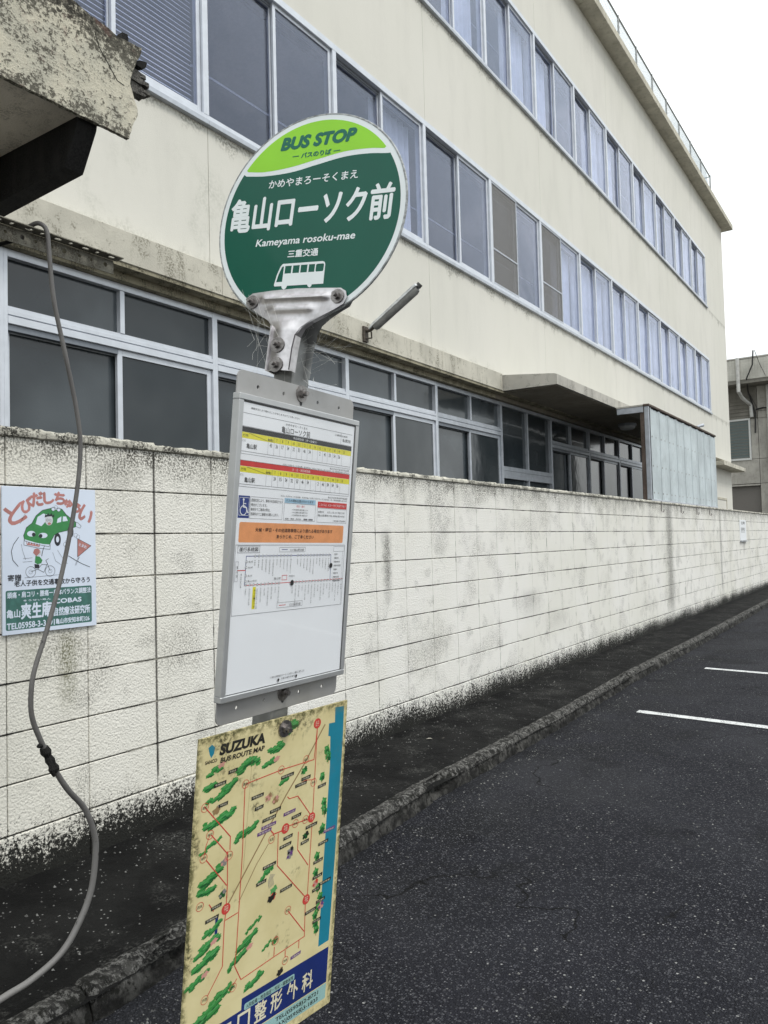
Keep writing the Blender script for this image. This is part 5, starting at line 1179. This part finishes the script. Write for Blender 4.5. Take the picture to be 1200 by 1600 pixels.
MB().prism([(1.54, 2.99), (1.571, 3.012), (1.598, 3.018), (1.592, 2.998), (1.577, 2.990)], -1.94, -1.918, lambda u, v, w_: (w_, u, v)).build('splinter', M_BLKW, sh); MB().prism([(1.485, 3.025), (1.495, 3.055), (1.515, 3.058), (1.518, 3.040), (1.50, 3.022)], -1.93, -1.905, lambda u, v, w_: (w_, u, v)).build('splinter', M_BLKW, sh)
# perforated steel angle
M_ANG = concrete('angle_steel', (.24, .23, .19), (.06, .05, .035), .7, .42, .002, 3)
hs = []; y_ = 1.61 - .03; i = 0
hl = []; hv = []
while y_ > -.4:
    hl.append(circ(y_, -.020, .0120 if i % 2 == 0 else .0062, 14, .0075)); hv.append(circ(y_ - .008, -.020, .0075 if i % 3 == 0 else .005, 12)); y_ -= .052 if i % 2 == 0 else .042; i += 1
vs, fs = curve_solid([(-.5, -.040), (1.612, -.040), (1.612, 0), (-.5, 0)], hl, .003, 0); b = MB(); b.v = [(-2.06 + v, u, 2.436 + w_ - .003) for u, v, w_ in vs]; b.f = fs
vs, fs = curve_solid([(-.5, -.044), (1.602, -.044), (1.602, -.0005), (-.5, -.0005)], hv, .003, 0); n0 = len(b.v); b.v += [(-2.103 + w_, u, 2.4329 + v) for u, v, w_ in vs]; b.f += [tuple(n0 + q for q in f_) for f_ in fs]
b.build('perforated_angle', M_ANG, sh)
for yy in (-.45,):
    MB().box(-2.16, -2.105, yy, yy + .055, .1, 2.735, .003).build('post', M_OLDW, sh); MB().box(-2.88, -2.82, yy, yy + .055, .1, 2.735, .003).build('post', M_OLDW, sh)
MB().tube([(-2.12, 1.27, 2.40), (-2.16, 1.24, 2.385), (-2.20, 1.15, 2.37), (-2.2, .8, 2.36), (-2.15, .2, 2.42)], .006, 6).build('wire', M_BLKW, sh)

# hanging cable
cpts = [(-2.12, 1.300, 2.405), (-2.112, 1.304, 2.436), (-2.088, 1.310, 2.450), (-2.060, 1.318, 2.452), (-2.043, 1.330, 2.430), (-2.043, 1.338, 2.36), (-2.10, 1.389, 2.251), (-2.06, 1.428, 2.084), (-2.06, 1.462, 1.93), (-2.06, 1.474, 1.816), (-2.06, 1.456, 1.659), (-2.06, 1.41, 1.45), (-2.06, 1.359, 1.283), (-2.06, 1.318, 1.17), (-2.06, 1.306, 1.107), (-2.06, 1.307, 1.04), (-2.06, 1.328, .977), (-2.06, 1.375, .875), (-2.06, 1.42, .80), (-2.06, 1.475, .73), (-2.06, 1.506, .65), (-2.06, 1.512, .591), (-2.06, 1.495, .483), (-2.06, 1.45, .40), (-2.06, 1.391, .34), (-2.06, 1.30, .308), (-2.06, 1.208, .298), (-2.07, 1.0, .29), (-2.1, .6, .25), (-2.13, .1, .16), (-2.13, -.4, .14)]
def smooth_path(pts, n=6):
    out = []; P = [Vector(p) for p in pts]
    for i in range(len(P) - 1):
        a, b_, c, d = P[max(i - 1, 0)], P[i], P[i + 1], P[min(i + 2, len(P) - 1)]
        for j in range(n):
            t = j / n; out.append(.5 * ((2 * b_) + (c - a) * t + (2 * a - 5 * b_ + 4 * c - d) * t * t + (3 * b_ - 3 * c + d - a) * t ** 3))
    return out + [P[-1]]
hc = thing('hanging_cable', 'thick grey cable hanging from the shelter angle and looping over the pavement', 'cable', (-2.06, 1.3, 2.4))
cpts = [(-2.045, p_[1] * .9738, 1.5 + (p_[2] - 1.5) * .9738) if i > 5 and p_[0] in (-2.06, -2.10) and p_[1] > 1.15 else p_ for i, p_ in enumerate(cpts)]
cpp = smooth_path(cpts, 8)
def cablem():
    m = Mat('cable_sheath'); m.pos(); f = m.noise(70, 5, .7, stretch=(1, 1, .5)); c = m.mix(m.noise(7, 3).ss(.3, .7), (.085, .080, .078), (.14, .135, .13)); c = m.mix(m.z.ss(.9, .5) * .7, c, (.20, .195, .19)); c = m.mix(f.ss(.62, .70), c, (.03, .03, .03))
    m.color(c).set(rough=.55); m.bump(f, .002); return m.m
M_CAB = cablem()
MB().tube(cpp, .0125, 12, rs=[(.0066 + .0024 * max(0, min(1, (1.3 - p_.z) / .8))) * (1 + .05 * noise.noise((p_.z * 14, p_.y * 14, 0))) for p_ in cpp]).build('cable_sheath', M_CAB, hc, smooth=True)
tp = [p_ for p_ in cpp if .880 < p_.z < .965]; b = MB().tube(tp, .017, 10, rs=[.0098 + .006 * abs(noise.noise((p_.z * 60, 1, 1))) + .004 * (i % 2) for i, p_ in enumerate(tp)])
b.tube([(-2.035, 1.325, .912), (-2.03, 1.322, .892), (-2.03, 1.330, .872)], .010, 6, rs=[.006, .010, .004]); b.tube([(-2.045, 1.30, .962), (-2.035, 1.285, .965)], .008, 6, rs=[.008, .005]); b.build('black_tape', M_BLKW, hc)
